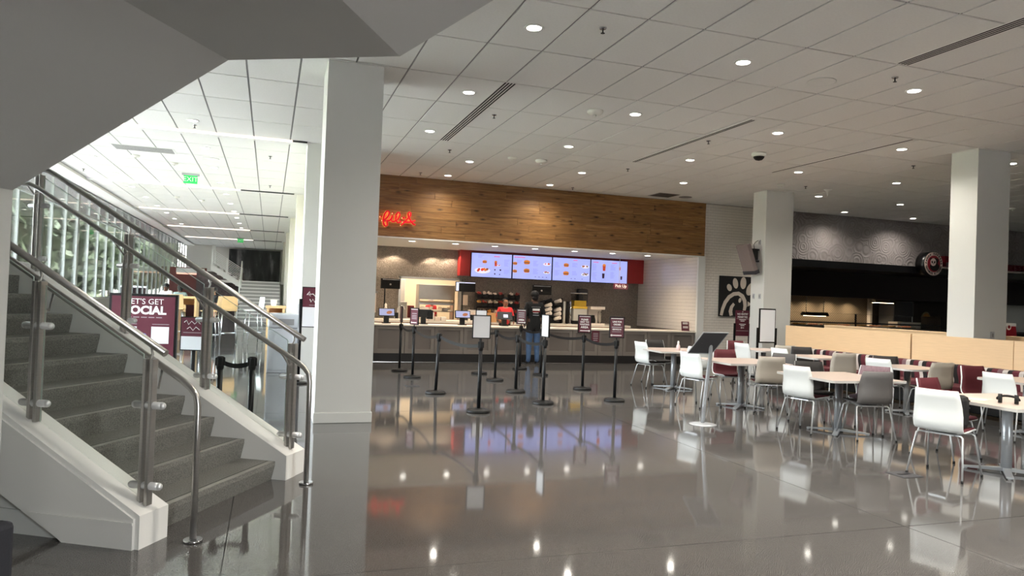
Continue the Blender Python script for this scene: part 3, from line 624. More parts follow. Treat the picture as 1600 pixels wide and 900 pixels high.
# ------------------------------------------------------------------ shop signs
t = thing('script_sign', 'glowing red script letter sign on the wood fascia', 'sign', (0, 0, 0))
strokes = [[(2.454, 3.348), (2.499, 3.362), (2.558, 3.404), (2.604, 3.476), (2.62, 3.546), (2.592, 3.582), (2.551, 3.571), (2.509, 3.5), (2.486, 3.392), (2.486, 3.308), (2.504, 3.241), (2.55, 3.214), (2.583, 3.246), (2.581, 3.307), (2.553, 3.343), (2.575, 3.352), (2.613, 3.351), (2.65, 3.373), (2.682, 3.428), (2.691, 3.482)],
 [(2.691, 3.482), (2.671, 3.405), (2.674, 3.352), (2.712, 3.331), (2.757, 3.35), (2.809, 3.384), (2.853, 3.448), (2.873, 3.518), (2.856, 3.563), (2.818, 3.56), (2.782, 3.504), (2.77, 3.419), (2.787, 3.36), (2.827, 3.32), (2.873, 3.327), (2.898, 3.367)],
 [(2.902, 3.261), (2.951, 3.294), (3.017, 3.376), (3.083, 3.449), (3.127, 3.506), (3.129, 3.568), (3.097, 3.592), (3.067, 3.563), (3.074, 3.495), (3.107, 3.436), (3.156, 3.355), (3.204, 3.312), (3.256, 3.292)], [(2.949, 3.348), (2.987, 3.339), (3.072, 3.345), (3.171, 3.363), (3.248, 3.4)],
 [(2.406, 3.435), (2.44, 3.437)], [(2.933, 3.443), (2.991, 3.443)], [(2.696, 3.538), (2.708, 3.541)],
 [(1.93, 3.56), (1.88, 3.6), (1.80, 3.58), (1.73, 3.48), (1.74, 3.36), (1.81, 3.31), (1.90, 3.35), (1.96, 3.44), (2.02, 3.56), (2.00, 3.59), (1.98, 3.5), (1.975, 3.34), (2.0, 3.42), (2.04, 3.43), (2.05, 3.35), (2.09, 3.34), (2.12, 3.43), (2.12, 3.35), (2.16, 3.33), (2.19, 3.38), (2.23, 3.43), (2.19, 3.42), (2.18, 3.36), (2.22, 3.33), (2.27, 3.38), (2.32, 3.52), (2.33, 3.58), (2.30, 3.56), (2.29, 3.4), (2.29, 3.34), (2.31, 3.4), (2.35, 3.42), (2.31, 3.39), (2.37, 3.33)], [(2.125, 3.51), (2.135, 3.512)]]
mb = MB(); hb = MB()
for s in strokes:
    mb.tube([(x, 17.115, z) for x, z in s], .0175, 8).tube([(x, 17.135, z) for x, z in s], .0175, 8).tube([(x, 17.155, z) for x, z in s], .0165, 8); hb.tube([(x, 17.186, z) for x, z in s], .006, 6)
mb.done('lettering', 'neon_red', t); hb.done('halo_strip', 'halo_light', t)
# black bird emblem panel on the tile wall
t = thing('emblem_panel', 'black square panel with cream bird shaped letter emblem on white tile', 'sign', (12.47, 17.23, 1.905))
MB().b2((-.57, -.03, -.57), (.57, .02, .57), .004).done('panel', 'black_matte', t)
def ell(mb, cx, cz, a, b, rot, y=-.0315, n=20):
    c, s = math.cos(rot), math.sin(rot); pts = []
    for k in range(n):
        q = 2*PI*k/n; x, z = a*math.cos(q), b*math.sin(q); pts.append((cx+x*c-z*s, cz+x*s+z*c))
    mb.prism(pts, lambda p, q, w: (p, w, q), y, y-.003)
def ribbon(mb, pts, ws, y=-.0315):
    L_ = []; R_ = []
    for i, (x, z) in enumerate(pts):
        a = pts[max(i-1, 0)]; b = pts[min(i+1, len(pts)-1)]; d = Vector((b[0]-a[0], b[1]-a[1])).normalized(); w = ws[i]/2
        L_.append((x-d.y*w, z+d.x*w)); R_.append((x+d.y*w, z-d.x*w))
    for i in range(len(pts)-1): mb.prism([L_[i], L_[i+1], R_[i+1], R_[i]], lambda p, q, w: (p, w, q), y, y-.003)
mb = MB()
for cx, cz, a, b, r in ((-.29, .24, .085, .115, .45), (-.07, .38, .095, .165, .22), (.22, .40, .11, .19, -.05), (.49, .22, .13, .22, -.5)): ell(mb, cx*.9, cz*.9+.03, a*.9, b*.9, r)
ribbon(mb, [(-.50, -.54), (-.46, -.36), (-.38, -.17), (-.26, -.02), (-.11, .07), (.05, .09), (.18, .02), (.26, -.11), (.28, -.26), (.25, -.42)], [.09, .1, .11, .11, .11, .11, .12, .12, .11, .09])
ribbon(mb, [(-.17, -.54), (-.20, -.42), (-.17, -.30), (-.09, -.2)], [.1, .12, .1, .08]); ell(mb, .10, -.10, .045, .07, -.25)
mb.prism([(.36, -.12), (.36, -.27), (.50, -.20)], lambda p, q, w: (p, w, q), -.0315, -.0345)
mb.done('emblem', 'cream_print', t)
# round emblem drum and red letters over the right-hand counter
t = thing('round_sign', 'round dark drum sign with cream ring and animal face over right counter', 'sign', (19.35, 17.12, 3.17))
MB().cyl((0, .1, 0), (0, -.22, 0), .37, n=40).done('drum', 'band_black', t)
fc = MB().cyl((0, -.22, 0), (0, -.235, 0), .36, n=40).done('face', 'emblem_ring', t); MB().cyl((0, -.235, 0), (0, -.24, 0), .255, n=36).done('red_disc', 'emblem_red', t)
mb = MB(); ell(mb, .03, -.09, .19, .13, 0, -.2405); ell(mb, .10, .06, .06, .12, -.5, -.2405); ell(mb, -.12, .14, .045, .045, 0, -.2405); ell(mb, .06, .15, .045, .045, 0, -.2405); mb.done('bear_body', 'black_matte', t)
mb = MB(); ell(mb, -.03, .05, .115, .12, 0, -.2445); mb.done('bear_head', 'emblem_ring', t)
mb = MB(); ell(mb, -.08, .05, .028, .04, .4, -.248); ell(mb, .02, .05, .028, .04, -.4, -.248); ell(mb, -.03, 0, .018, .013, 0, -.248); mb.done('bear_eyes', 'black_matte', t)
for s, c0, st_, flip in (('PANDA EXPRESS', PI*.98, -PI*.96/12, 1), ('CHINESE KITCHEN', PI*1.1, PI*.8/14, -1)):
    for k, ch in enumerate(s):
        if ch == ' ': continue
        a = c0+st_*k; x, z = .306*math.cos(a), .306*math.sin(a); rz = a-PI/2 if flip > 0 else a+PI/2
        text(ch, .085, 'black_matte', fc, Matrix.Translation((x, -.2365, z)) @ Matrix.Rotation(PI/2, 4, 'X') @ Matrix.Rotation(rz, 4, 'Z'), off=.004)
t = thing('letter_sign', 'row of dark red letters on a pale ledge beside the round sign', 'sign', (21.2, 17.1, 3.1))
MB().b2((-1.5, -.14, -.04), (2.2, .1, 0)).done('ledge', 'solid_surface', t)
for k, ch in enumerate('PANDA'): text(ch, .44, 'letter_red', t, front(-1.2+.42*k, -.02, .165), 'letter', .10, off=.012)
for k, ch in enumerate('EXPRESS'): text(ch, .26, 'letter_red', t, front(.98+.2*k, -.02, .11), 'letter', .08, off=.006)
# ------------------------------------------------------------------ service counter
t = thing('service_counter', 'long grey panelled service counter with pale stone top', 'counter', (0, 17.25, 0))
MB().b2((1.65, .03, .1), (11.17, .75, .86)).done('body', 'counter_grey_shaded', t); MB().b2((1.65, .1, 0), (11.17, .7, .1)).done('plinth', 'toe_kick', t)  # body face darker than its frames, shade of the recess put into colour
MB().b2((1.65, -.004, 0), (11.17, .03, .20)).done('toe_kick', 'toe_kick', t)
for k in range(13):
    a, b = 1.67+.731*k, 1.67+.731*(k+1)-.012; q = MB()
    for lo, hi in (((a, 0, .2), (a+.085, .03, .86)), ((b-.085, 0, .2), (b, .03, .86)), ((a+.085, 0, .2), (b-.085, .03, .30)), ((a+.085, 0, .78), (b-.085, .03, .86))): q.b2(lo, hi)
    q.done('panel_frame', 'counter_grey', t)
MB().b2((1.65, -.035, .86), (11.17, .85, .895), .005).done('worktop', 'solid_surface', t)
slab('trim_10', (1.65, 17.16, 0), (11.17, 17.2, .006), 'chrome')
t = thing('back_counter', 'low cream topped back counter behind the service staff', 'counter', (0, 19.3, 0))
MB().b2((1.65, .03, 0), (10.25, 1.0, .87)).done('body', 'brown_wood', t); MB().b2((1.65, 0, .87), (10.28, 1.17, .93)).done('worktop', 'solid_surface', t)
# menu screens: flat pictures and rows of print on lit panels
def menu(x, label, pics, dual=False):
    t = thing('menu_screen', label, 'screen', (x, 20.22, 2.56), 0, 'menu screens over the counter')
    MB().b2((-.632, -.02, -.36), (.632, .06, .36), .004).done('frame', 'screen_dark', t); MB().b2((-.615, -.024, -.345), (.615, -.02, .345)).done('display', 'screen_blue', t)
    Y = -.0245
    tx = {}
    for kind, px, pz, s in pics:
        def q(m): return tx.setdefault(m, MB())
        if kind == 'bun':
            ell(q('pic_orange'), px, pz+.02*s, .085*s, .04*s, 0, Y); ell(q('pic_brown'), px, pz-.01*s, .088*s, .022*s, 0, Y-.003); ell(q('pic_orange'), px, pz-.035*s, .08*s, .018*s, 0, Y-.003)
        elif kind == 'plate':
            ell(q('pic_white'), px, pz-.01*s, .14*s, .05*s, 0, Y)
            for k in range(7): ell(q(random.choice(('pic_red', 'pic_brown', 'pic_orange'))), px+random.uniform(-.09, .09)*s, pz+random.uniform(-.02, .03)*s, .026*s, .02*s, random.random(), Y-.003)
        elif kind == 'salad':
            ell(q('pic_white'), px, pz-.01*s, .13*s, .05*s, 0, Y)
            for k in range(8): ell(q(random.choice(('pic_green', 'pic_brown', 'pic_red'))), px+random.uniform(-.09, .09)*s, pz+random.uniform(-.02, .03)*s, .024*s, .018*s, random.random(), Y-.003)
        elif kind == 'cup': q('pic_red').prism([(px-.035*s, pz-.07*s), (px-.045*s, pz+.08*s), (px+.045*s, pz+.08*s), (px+.035*s, pz-.07*s)], lambda a, b, w: (a, w, b), Y, Y-.003); ell(q('pic_orange'), px, pz+.08*s, .045*s, .03*s, 0, Y-.003)
        elif kind == 'cola': q('pic_dark').prism([(px-.03*s, pz-.07*s), (px-.04*s, pz+.07*s), (px+.04*s, pz+.07*s), (px+.03*s, pz-.07*s)], lambda a, b, w: (a, w, b), Y, Y-.003)
        elif kind == 'dot': ell(q('pic_dark'), px, pz, .022*s, .022*s, 0, Y)
        elif kind == 'head': q('pic_head').prism([(px, pz-.012), (px, pz+.012), (px+.2*s, pz+.012), (px+.2*s, pz-.012)], lambda a, b, w: (a, w, b), Y, Y-.002)
        elif kind == 'rows':
            for k in range(int(s)): ln = random.uniform(.10, .17); q('pic_text').prism([(px, pz-.034*k-.004), (px, pz-.034*k+.004), (px+ln, pz-.034*k+.004), (px+ln, pz-.034*k-.004)], lambda a, b, w: (a, w, b), Y, Y-.002)
    if dual: MB().b2((-.61, -.026, -.34), (.0, -.024, .34)).done('feature_tile', 'screen_white', t); 
    for m, mb in tx.items(): o = mb.done('print', m, t); o['kind'] = 'stuff'
ro = lambda x, z, n=4: ('rows', x, z, n)
menu(6.14, 'leftmost menu screen with a big tray of nuggets', [('plate', -.28, -.14, 1.7), ('bun', -.22, .10, .8), ro(-.42, .29, 3), ('cup', .12, .05, .9), ('plate', .2, .02, .5), ('head', .06, .27, .9), ('dot', .1, -.12, 1), ('dot', .27, -.12, 1.2), ('dot', .1, -.24, 1), ('dot', .25, -.25, .8), ro(.38, .18, 6), ro(.38, -.12, 4)], False)
menu(7.41, 'second menu screen from the left with two sandwiches on each side', [('head', -.58, .29, 1.7), ('bun', -.55, .10, .8), ('bun', -.55, -.13, .8), ('bun', -.18, .15, 1.15), ('bun', -.18, -.1, 1.1), ('plate', .46, .13, .9), ('salad', .46, -.12, .8), ro(-.5, .2, 3), ro(.02, .2, 5), ro(.02, -.04, 5), ('dot', .1, -.27, .6), ('dot', .22, -.27, .6), ('dot', .34, -.27, .6), ('dot', .46, -.27, .6)])
menu(8.68, 'third menu screen from the left with stacked sandwiches and salads', [('bun', -.18, .13, 1), ('bun', -.18, -.12, 1.1), ('salad', .45, .12, 1), ('salad', .45, -.12, 1), ('head', .05, .29, .7), ro(-.55, .2, 5), ro(-.55, -.05, 5), ro(.02, .2, 4), ro(.02, -.05, 4), ('dot', 0, -.27, .6), ('dot', .12, -.27, .6), ('dot', .36, -.27, .6)])
menu(9.95, 'rightmost menu screen with tall drinks and an ice cream cone', [('cup', -.18, .1, 1.2), ('cola', -.2, -.14, 1.1), ('cup', .36, .1, .6), ('cola', .42, -.18, .8), ('head', -.55, .27, .9), ('head', .08, .27, .9), ro(-.57, .2, 6), ro(-.57, -.05, 7), ro(.04, .2, 5), ro(.04, -.02, 6)])
t = thing('pick_up_sign', 'maroon Pick Up sign hanging on a thin white rod', 'sign', (9.49, 18.5, 2.08)); MB().b2((-.23, -.01, -.085), (.23, .01, .085), .003).done('panel', 'maroon_print', t); MB().cyl((-.05, 0, .08), (-.05, 0, .895), .008, n=8).done('rod', 'white_print', t); text('Pick Up', .115, 'white_print', t, front(0, -.0115, .005), off=.003)
MB().b2((-.2, -.011, -.06), (.2, -.0105, -.055)).done('print_line', 'grey_print', t)
# monitors on the back wall
def monitor(x, label, rz, lit, wall=False):
    t = thing('order_monitor', label, 'monitor', (x, 19.75, 1.9), rz)
    MB().b2((-.29, -.03, -.14), (.29, .03, .14), .01).done('housing', 'black_plastic', t)
    (MB().cyl((0, .03, 0), (0, .82, .03), .03, n=10) if wall else MB().cyl((0, .03, 0), (0, .3, .03), .03, n=10).cyl((0, .3, .03), (0, .3, -.97), .02, n=10)).done('arm', 'black_metal', t)
    if lit: MB().b2((-.275, -.0315, -.12), (-.2, -.03, .12)).b2((-.2, -.0315, .10), (.275, -.03, .125)).done('display', 'screen_white', t)
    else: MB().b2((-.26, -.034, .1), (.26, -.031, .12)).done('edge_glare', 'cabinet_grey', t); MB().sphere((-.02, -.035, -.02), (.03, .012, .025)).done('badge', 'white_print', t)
monitor(3.13, 'black kitchen monitor tilted at the left end of the alcove', .35, False); monitor(5.25, 'black order monitor with white column on its lit display', 0, True); monitor(7.57, 'black kitchen monitor behind the waiting customer', -.06, False, True)
# order terminals on the counter
def terminal(x, label, style, rz=0):
    t = thing('order_terminal', label, 'terminal', (x, 17.72, .895), rz)
    MB().b2((-.1, -.09, 0), (.1, .09, .015), .005).done('base', 'black_plastic', t); MB().b2((-.06, -.03, .015), (.06, .05, .2)).done('stand', 'black_plastic', t)
    R_ = Matrix.Rotation(-.3, 3, 'X'); h = MB().box((0, -.02, .27), (.40, .04, .2), .008, rot=R_).done('housing', 'dark_grey' if style == 'back' else 'black_plastic', t)
    if style == 'screen':
        MB().box((0, -.042, .274), (.36, .003, .165), rot=R_).done('display', 'screen_pos', t); q = MB(Matrix.Translation((.06, -.044, .268)) @ R_.to_4x4()); ell(q, 0, 0, .07, .04, .2, 0); q.done('picture', 'pic_brown', t)
        MB().box((.25, 0, .2), (.08, .04, .14), .01).done('card_reader', 'black_plastic', t)
    elif style == 'back': MB().box((0.02, -.043, .262), (.12, .004, .08), rot=R_).done('badge', 'screen_white', t); MB().box((.22, -.02, .2), (.1, .05, .15), .01).done('card_reader', 'black_plastic', t)
    else: MB().box((.16, .02, .24), (.14, .16, .22), .01).done('printer', 'black_plastic', t)
terminal(2.74, 'black order terminal with lit picture display beside the white column', 'screen'); terminal(3.66, 'plain black order terminal behind the maroon queue sign', 'dark'); terminal(4.66, 'black order terminal with lit picture display in the middle of the counter', 'screen'); terminal(5.78, 'grey order terminal in front of the employee in red', 'back')
# sauce rack
t = thing('sauce_rack', 'black three tier rack of sauce packets and lids on the back counter', 'rack', (6.3, 19.95, .93))
for k, z in enumerate((.16, .43, .68)):
    MB().box((0, .1, z), (1.3, .3, .015), rot=Matrix.Rotation(.25, 3, 'X')).done('shelf', 'black_metal', t)
    for j in range(8):
        if k == 2 and j in (5,): continue
        b = MB(); x = -.57+.163*j
        for lo, hi in (((x-.072, -.05, z), (x+.072, -.035, z+.10)), ((x-.075, -.05, z), (x-.068, .16, z+.12)), ((x+.068, -.05, z), (x+.075, .16, z+.12))): b.b2(lo, hi)
        bn = b.done('bin', 'black_plastic', t); c = MB()
        for q in range(7): c.box((x+random.uniform(-.045, .045), random.uniform(-.02, .1), z+.10+random.uniform(0, .06)), (.06, .05, .03), rot=Euler((random.random()*3, random.random()*3, 0)).to_matrix())
        c.done('sauce_packets', random.choice(('sauce_white', 'sauce_red', 'sauce_white', 'food_gold', 'paper_cream')), bn, kind='stuff')
for x in (-.63, .63): MB().b2((x-.015, .05, 0), (x+.015, .25, .83)).done('upright', 'black_metal', t)
# cup rack: slanted tubes with stacks of cups
t = thing('cup_rack', 'slanted black rack of stacked paper cups right of the customer', 'rack', (7.9, 19.75, .93))
for r in range(5):
    for c in range(2):
        x0, z0 = -.2+.3*c, .1+.125*r; a = Vector((x0-.12, .25, z0-.04)); b = Vector((x0+.12, -.12, z0+.08))
        tb = MB().cyl(a, a.lerp(b, .55), .06, n=14).done('cup_tube', 'black_plastic', t); MB().cyl(a.lerp(b, .5), b, .042, .056, n=14).cyl(b, b+(b-a)*.02, .06, n=14).done('cup_stack', 'cup_white' if (r+c) % 4 else 'black_plastic', tb)
MB().b2((-.42, .2, 0), (-.38, .3, .75)).b2((.38, .2, 0), (.42, .3, .75)).b2((-.42, .2, 0), (.42, .3, .03)).done('stand', 'black_metal', t)
t = thing('syrup_towers', 'row of thin silver and black bottle towers beside the cup rack', 'dispenser', (8.38, 19.7, .93))
for k, (x, m) in enumerate(((-.1, 'clear_plastic'), (0, 'black_plastic'), (.1, 'chrome'))): MB().cyl((x, 0, 0), (x, 0, .66), .035, n=14).done('tower', m, t)
for x, lab, m, fz in ((8.76, 'clear drink dispenser full of yellow lemonade', 'lemon', .44),):
    t = thing('drink_dispenser', lab, 'dispenser', (x, 19.75, .93)); MB().b2((-.24, -.16, 0), (.24, .18, .1), .01).done('base', 'black_plastic', t); MB().b2((-.22, -.14, .1), (.22, .16, .46), .015).done('body', 'clear_plastic', t); MB().b2((-.23, -.15, .46), (.23, .17, .53), .01).done('band', 'lemon', t)
    tk = MB().b2((-.2, -.13, .53), (.2, .15, .9), .02).done('tank', 'case_glass', t); MB().b2((-.19, -.12, .535), (.19, .14, .70)).done('liquid', 'lemon', tk); MB().b2((-.21, -.14, .9), (.21, .16, .925), .008).done('lid', 'clear_plastic', t); MB().cyl((0, -.14, .2), (0, -.22, .2), .02, n=10).cyl((0, -.2, .2), (0, -.2, .14), .014, n=10).done('tap', 'black_plastic', t)
t = thing('towel_dispenser', 'dark rounded towel dispenser on the back wall', 'dispenser', (9.2, 20.5, 1.78)); MB().b2((-.17, -.1, -.22), (.17, .1, .22), .05).done('cover', 'dark_grey', t); MB().b2((-.12, -.11, .06), (.12, -.1, .1)).done('window', 'chrome', t)
t = thing('coffee_brewer', 'cream coffee brewer with dark jugs at the end of the back counter', 'appliance', (9.33, 19.75, .93)); MB().b2((-.22, -.1, .45), (.26, .18, .54), .01).done('head', 'cup_white', t); MB().b2((-.2, .08, 0), (.22, .18, .46)).done('back', 'cup_white', t); MB().b2((-.22, -.16, 0), (.24, .18, .04)).done('base', 'cup_white', t); MB().lathe([(.07, .04), (.08, .12), (.05, .26), (.055, .28)], c=(-.1, -.03, 0), n=16).done('jug', 'black_plastic', t); MB().lathe([(.06, .04), (.065, .3), (.05, .4)], c=(.12, -.03, 0), n=16).done('glass_jug', 'case_glass', t)
for x, z, w, h, lab in ((2.62, 1.35, .5, .55, 'cream notice sheet on the mosaic wall beside the white column'), (5.46, 1.52, .19, .3, 'small cream notice sheet beside the pass-through opening')):
    t = thing('notice', lab, 'notice', (x, 20.58, z)); MB().b2((-w/2, -.006, -h/2), (w/2, .012, h/2)).done('sheet', 'paper_cream', t); 
    if w > .3: MB().b2((-w/2-.04, -.03, h/2), (w/2+.04, .012, h/2+.06)).done('rail', 'cabinet_dark', t)
for x, y, lab, sc in ((4.05, 19.55, 'white paper bag with red mark on the back counter', 1.0), (5.42, 19.55, 'plain white paper bag beside the middle terminal', .9)):
    t = thing('paper_bag', lab, 'bag', (x, y, .93)); MB().prism([(-.1*sc, 0), (-.12*sc, .36*sc), (.12*sc, .36*sc), (.1*sc, 0)], lambda a, b, w: (a, w, b), -.07, .07).done('sack', 'cup_white', t); q = MB(); ell(q, 0, .2*sc, .05, .08, 0, -.0705); q.done('print', 'neon_red' if sc == 1 else 'paper_cream', t)
for k in range(6):
    o = MB().box((0, 0, .055), (.15, .16, .11), .01).done('meal_box', 'cup_white' if k % 2 else 'paper_cream'); o.location = (3.8+.0+.17*(k % 4)+.25, 19.42-.0*k, .93+.112*(k//4)); tag(o, 'small %s meal box, %s in the pile beside the red marked paper bag' % ('white' if k % 2 else 'cream', ORD[k]), 'box', 'meal boxes on the back counter')
o = MB().box((0, 0, .13), (.5, .3, .26), .006).done('carton', 'kraft'); o.location = (5.85, 19.55, .93); tag(o, 'brown cardboard carton behind the employee in red', 'box')
o = MB().lathe([(.0, 0), (.05, 0), (.055, .1), (.03, .14), (.05, .2), (.045, .3), (.03, .33), (.035, .4), (.0, .44)], n=16).done('sauce_bottle', 'cup_white'); o.location = (3.0, 19.6, .93); tag(o, 'white stacked pump bottle below the left kitchen monitor', 'bottle')
t = thing('faucet', 'bent chrome faucet on the back counter left of the opening', 'faucet', (3.35, 19.75, .93)); MB().tube([(0, 0, 0), (0, 0, .3), (.05, -.03, .38), (.15, -.05, .36), (.2, -.06, .28)], .014, 10).done('spout', 'chrome', t); MB().cyl((-.05, 0, 0), (-.1, 0, .12), .012, n=8).done('lever', 'chrome', t)
# kitchen equipment seen through the opening
t = thing('warming_station', 'stainless warming station with shelves seen through the kitchen opening', 'appliance', (4.83, 21.7, 0))
MB().b2((-.56, -.2, 1.5), (.56, .25, 1.95), .01).done('hood', 'stainless', t); MB().b2((-.56, -.3, 0), (.56, .25, .9)).done('base', 'stainless', t)
for x in (-.54, .54): MB().b2((x-.02, -.2, .9), (x+.02, .25, 1.5)).done('upright', 'stainless', t)
for z in (1.16, 1.42): MB().box((0, 0, z), (1.04, .4, .02), rot=Matrix.Rotation(.12, 3, 'X')).done('shelf', 'stainless', t)
MB().b2((-.54, -.22, 1.34), (.54, -.2, 1.40)).done('rail', 'silver_paint', t)
for k in range(4): MB().box((-.4+.27*k, -.05, 1.24), (.02, .38, .08), rot=Matrix.Rotation(.3, 3, 'Y')).done('divider', 'stainless', t)
for k, x in enumerate((-.42, -.3, .3)): MB().box((x, -.05, 1.2), (.16, .16, .1), .01).done('food_carton', 'red_shirt' if k < 2 else 'cup_white', t)
t = thing('drinks_fridge', 'cream door and shelf at the left of the kitchen opening', 'fridge', (3.55, 22.6, 0)); MB().b2((-.3, 0, 0), (.5, .5, 2.1), .01).done('body', 'cup_white', t); MB().b2((-.32, -.03, .2), (.12, 0, 2.05), .008).done('door', 'solid_surface', t); MB().b2((.08, -.06, 1.0), (.1, -.03, 1.4)).done('handle', 'chrome', t)
t = thing('prep_table', 'stainless prep table with bins at left inside the kitchen', 'table', (3.75, 21.2, 0)); MB().b2((-.35, -.2, .9), (.35, .2, .94)).done('tabletop', 'stainless', t)
for x in (-.32, .32):
    for y in (-.17, .17): MB().cyl((x, y, 0), (x, y, .9), .02, n=8).done('leg', 'chrome', t)
MB().b2((-.3, -.15, .94), (.1, .15, 1.4), .01).done('dispenser_bin', 'clear_plastic', t); MB().b2((.15, -.1, .94), (.32, .1, 1.3), .01).done('red_bin', 'red_panel', t)
o = bpy.data.lights.new('kitchen_lamp', 'AREA'); o.energy = 30*LAMP; o.size = 2; o.color = (1, .88, .7); o = bpy.data.objects.new('kitchen_lamp', o); COL.objects.link(o); o.location = (4.7, 22.6, 2.85)
# notices on and near the counter
t = thing('counter_notice', 'small maroon notice fixed to the front of the counter', 'notice', (8.16, 17.24, .70)); MB().b2((-.11, -.006, -.145), (.11, .0, .145)).done('sheet', 'maroon_print', t); q = MB(); [q.b2((-.07, -.0068, z), (.07, -.006, z+.02)) for z in (.07, .03, -.01, -.06)]; q.b2((-.06, -.0068, -.11), (.06, -.006, -.09)); q.done('print', 'grey_print', t)
t = thing('counter_card', 'leaning maroon card at the right end of the counter', 'sign', (11.02, 17.5, .895)); MB().box((0, 0, .13), (.24, .012, .26), rot=Matrix.Rotation(-.15, 3, 'X')).done('card', 'maroon_print', t)
q = MB(Matrix.Rotation(-.15, 4, 'X')); [q.b2((-.08, -.03, z), (.08, -.026, z+.02)) for z in (.2, .17, .09, .06)]; q.done('print', 'white_print', t).location = (0, .0, .013)
# ------------------------------------------------------------------ queue stanchions
def sign_face(t, yaw, z0, w, h, face, lines=(), arrow=None):
    s = bpy.data.objects.new('sign_frame', None)
    M = Matrix.Rotation(yaw, 4, 'Z'); fr = MB(M)
    for lo, hi in (((-w/2, -.012, z0), (-w/2+.014, .012, z0+h)), ((w/2-.014, -.012, z0), (w/2, .012, z0+h)), ((-w/2, -.012, z0), (w/2, .012, z0+.014)), ((-w/2, -.012, z0+h-.014), (w/2, .012, z0+h))): fr.b2(lo, hi)
    f = fr.cyl((0, 0, z0-.05), (0, 0, z0), .011, n=8).done('sign_frame', 'black_plastic', t)
    p = MB(M).b2((-w/2+.012, -.006, z0+.012), (w/2-.012, .006, z0+h-.012)).done('sign_sheet', face, f)
    if lines or arrow:
        for s, z, sz in lines: text(s, sz, 'white_print', f, M @ front(0, -.0075, z0+z), 'lettering', off=.0012)
        q = MB(M); q.b2((-w/2+.025, -.0075, z0+h-.035), (w/2-.025, -.006, z0+h-.025))
        if arrow:
            q.b2((-.08, -.0075, z0+.035), (.08, -.006, z0+.05)); d = arrow; q.prism([(.08*d, z0+.022), (.08*d, z0+.063), (.108*d, z0+.0425)], lambda a, b, w_: (a, w_, b), -.0075, -.006)
        q.done('print', 'white_print', f)
sp0 = None
STN = {}
def stanchion(key, x, y, label, lean=(0, 0), h=.99):
    global sp0
    t = thing('stanchion', label, 'stanchion', (x, y, 0), 0, 'queue stanchions'); t.rotation_euler = (lean[0], lean[1], 0); STN[key] = (x, y, h)
    if sp0 is None:
        a = MB().lathe([(0, 0), (.168, 0), (.17, .012), (.165, .034), (.15, .042), (.05, .048), (.03, .06), (0, .06)], n=32).done('base', 'black_plastic', t)
        b = MB().cyl((0, 0, .05), (0, 0, .89), .026, n=18).done('pole', 'black_metal', t)
        c = MB().lathe([(.0, .86), (.03, .86), (.034, .88), (.034, .985), (.026, .995), (0, .995)], n=20).b2((-.042, -.018, .9), (.042, .018, .985), .004).b2((-.018, -.042, .9), (.018, .042, .985), .004).done('belt_head', 'black_plastic', t)
        sp0 = (a, b, c)
    else:
        for p in sp0: c = p.copy(); COL.objects.link(c); c.parent = t
    return t
T = {}
for key, x, y, lab, lean in ((1, 2.66, 15.15, 'black stanchion at the far left of the queue with its sign seen edge on', (0, 0)), (2, 2.70, 13.92, 'black stanchion on the left with a maroon sign turned to the right', (0, .0)), (3, 2.65, 11.63, 'leaning black stanchion without a sign, second from the camera on the left', (0, .03)), (4, 2.84, 9.72, 'black stanchion nearest the camera with a blank white sign', (0, 0)),
        (5, 4.26, 14.63, 'black stanchion with a small white sign behind the nearest one', (0, 0)), (6, 4.22, 13.39, 'black stanchion without a sign in the middle of the queue', (0, 0)), (7, 4.08, 11.73, 'black stanchion without a sign just in front of the customer', (0, 0)), (8, 5.50, 15.59, 'black stanchion with a maroon sign left of the customer', (0, 0)),
        (9, 5.51, 14.29, 'thin looking black stanchion behind the edge-on sign', (0, 0)), (10, 4.07, 10.40, 'black stanchion with a white sign turned almost edge on', (0, 0)), (11, 5.48, 12.06, 'black stanchion with maroon sign asking to exit to waiting area', (0, 0)), (12, 5.39, 10.59, 'rightmost black stanchion with maroon line-for-order sign', (0, 0))):
    T[key] = stanchion(key, x, y, lab, lean)
sign_face(T[1], math.radians(88), 1.03, .25, .33, 'maroon_print', (), -1)
sign_face(T[2], math.radians(-66), 1.03, .27, .33, 'maroon_print', (), -1); 
q = MB(Matrix.Rotation(math.radians(-66), 4, 'Z')); [q.b2((-.08, -.008, z), (.08, -.006, z+.016)) for z in (1.14, 1.17, 1.20, 1.24)]; q.done('print', 'grey_print', T[2])
sign_face(T[4], math.radians(-8), 1.03, .26, .33, 'white_paper'); sign_face(T[5], math.radians(-10), 1.03, .24, .32, 'white_paper')
sign_face(T[8], math.radians(-40), 1.03, .24, .35, 'maroon_print', (('AREA', .10, .055),), 1)
q = MB(Matrix.Rotation(math.radians(-40), 4, 'Z')); [q.b2((-.07, -.008, z), (.07, -.006, z+.018)) for z in (1.19, 1.235, 1.28)]; q.done('print', 'grey_print', T[8])
sign_face(T[10], math.radians(-84), 1.03, .25, .35, 'white_paper')
sign_face(T[11], math.radians(-16), 1.03, .245, .33, 'maroon_print', (('PLEASE', .245, .042), ('EXIT TO', .20, .042), ('WAITING', .155, .040), ('AREA', .105, .056)), 1)
sign_face(T[12], math.radians(-14), 1.03, .25, .345, 'maroon_print', (('LINE FOR', .262, .036), ('ORDER', .218, .036), ('SERVICE IN', .138, .03)), -1)
q = MB(Matrix.Rotation(math.radians(-14), 4, 'Z')); q.b2((-.085, -.0075, 1.196), (.085, -.006, 1.212)).b2((-.08, -.0075, 1.128), (.07, -.006, 1.136)); q.done('print', 'grey_print', T[12])
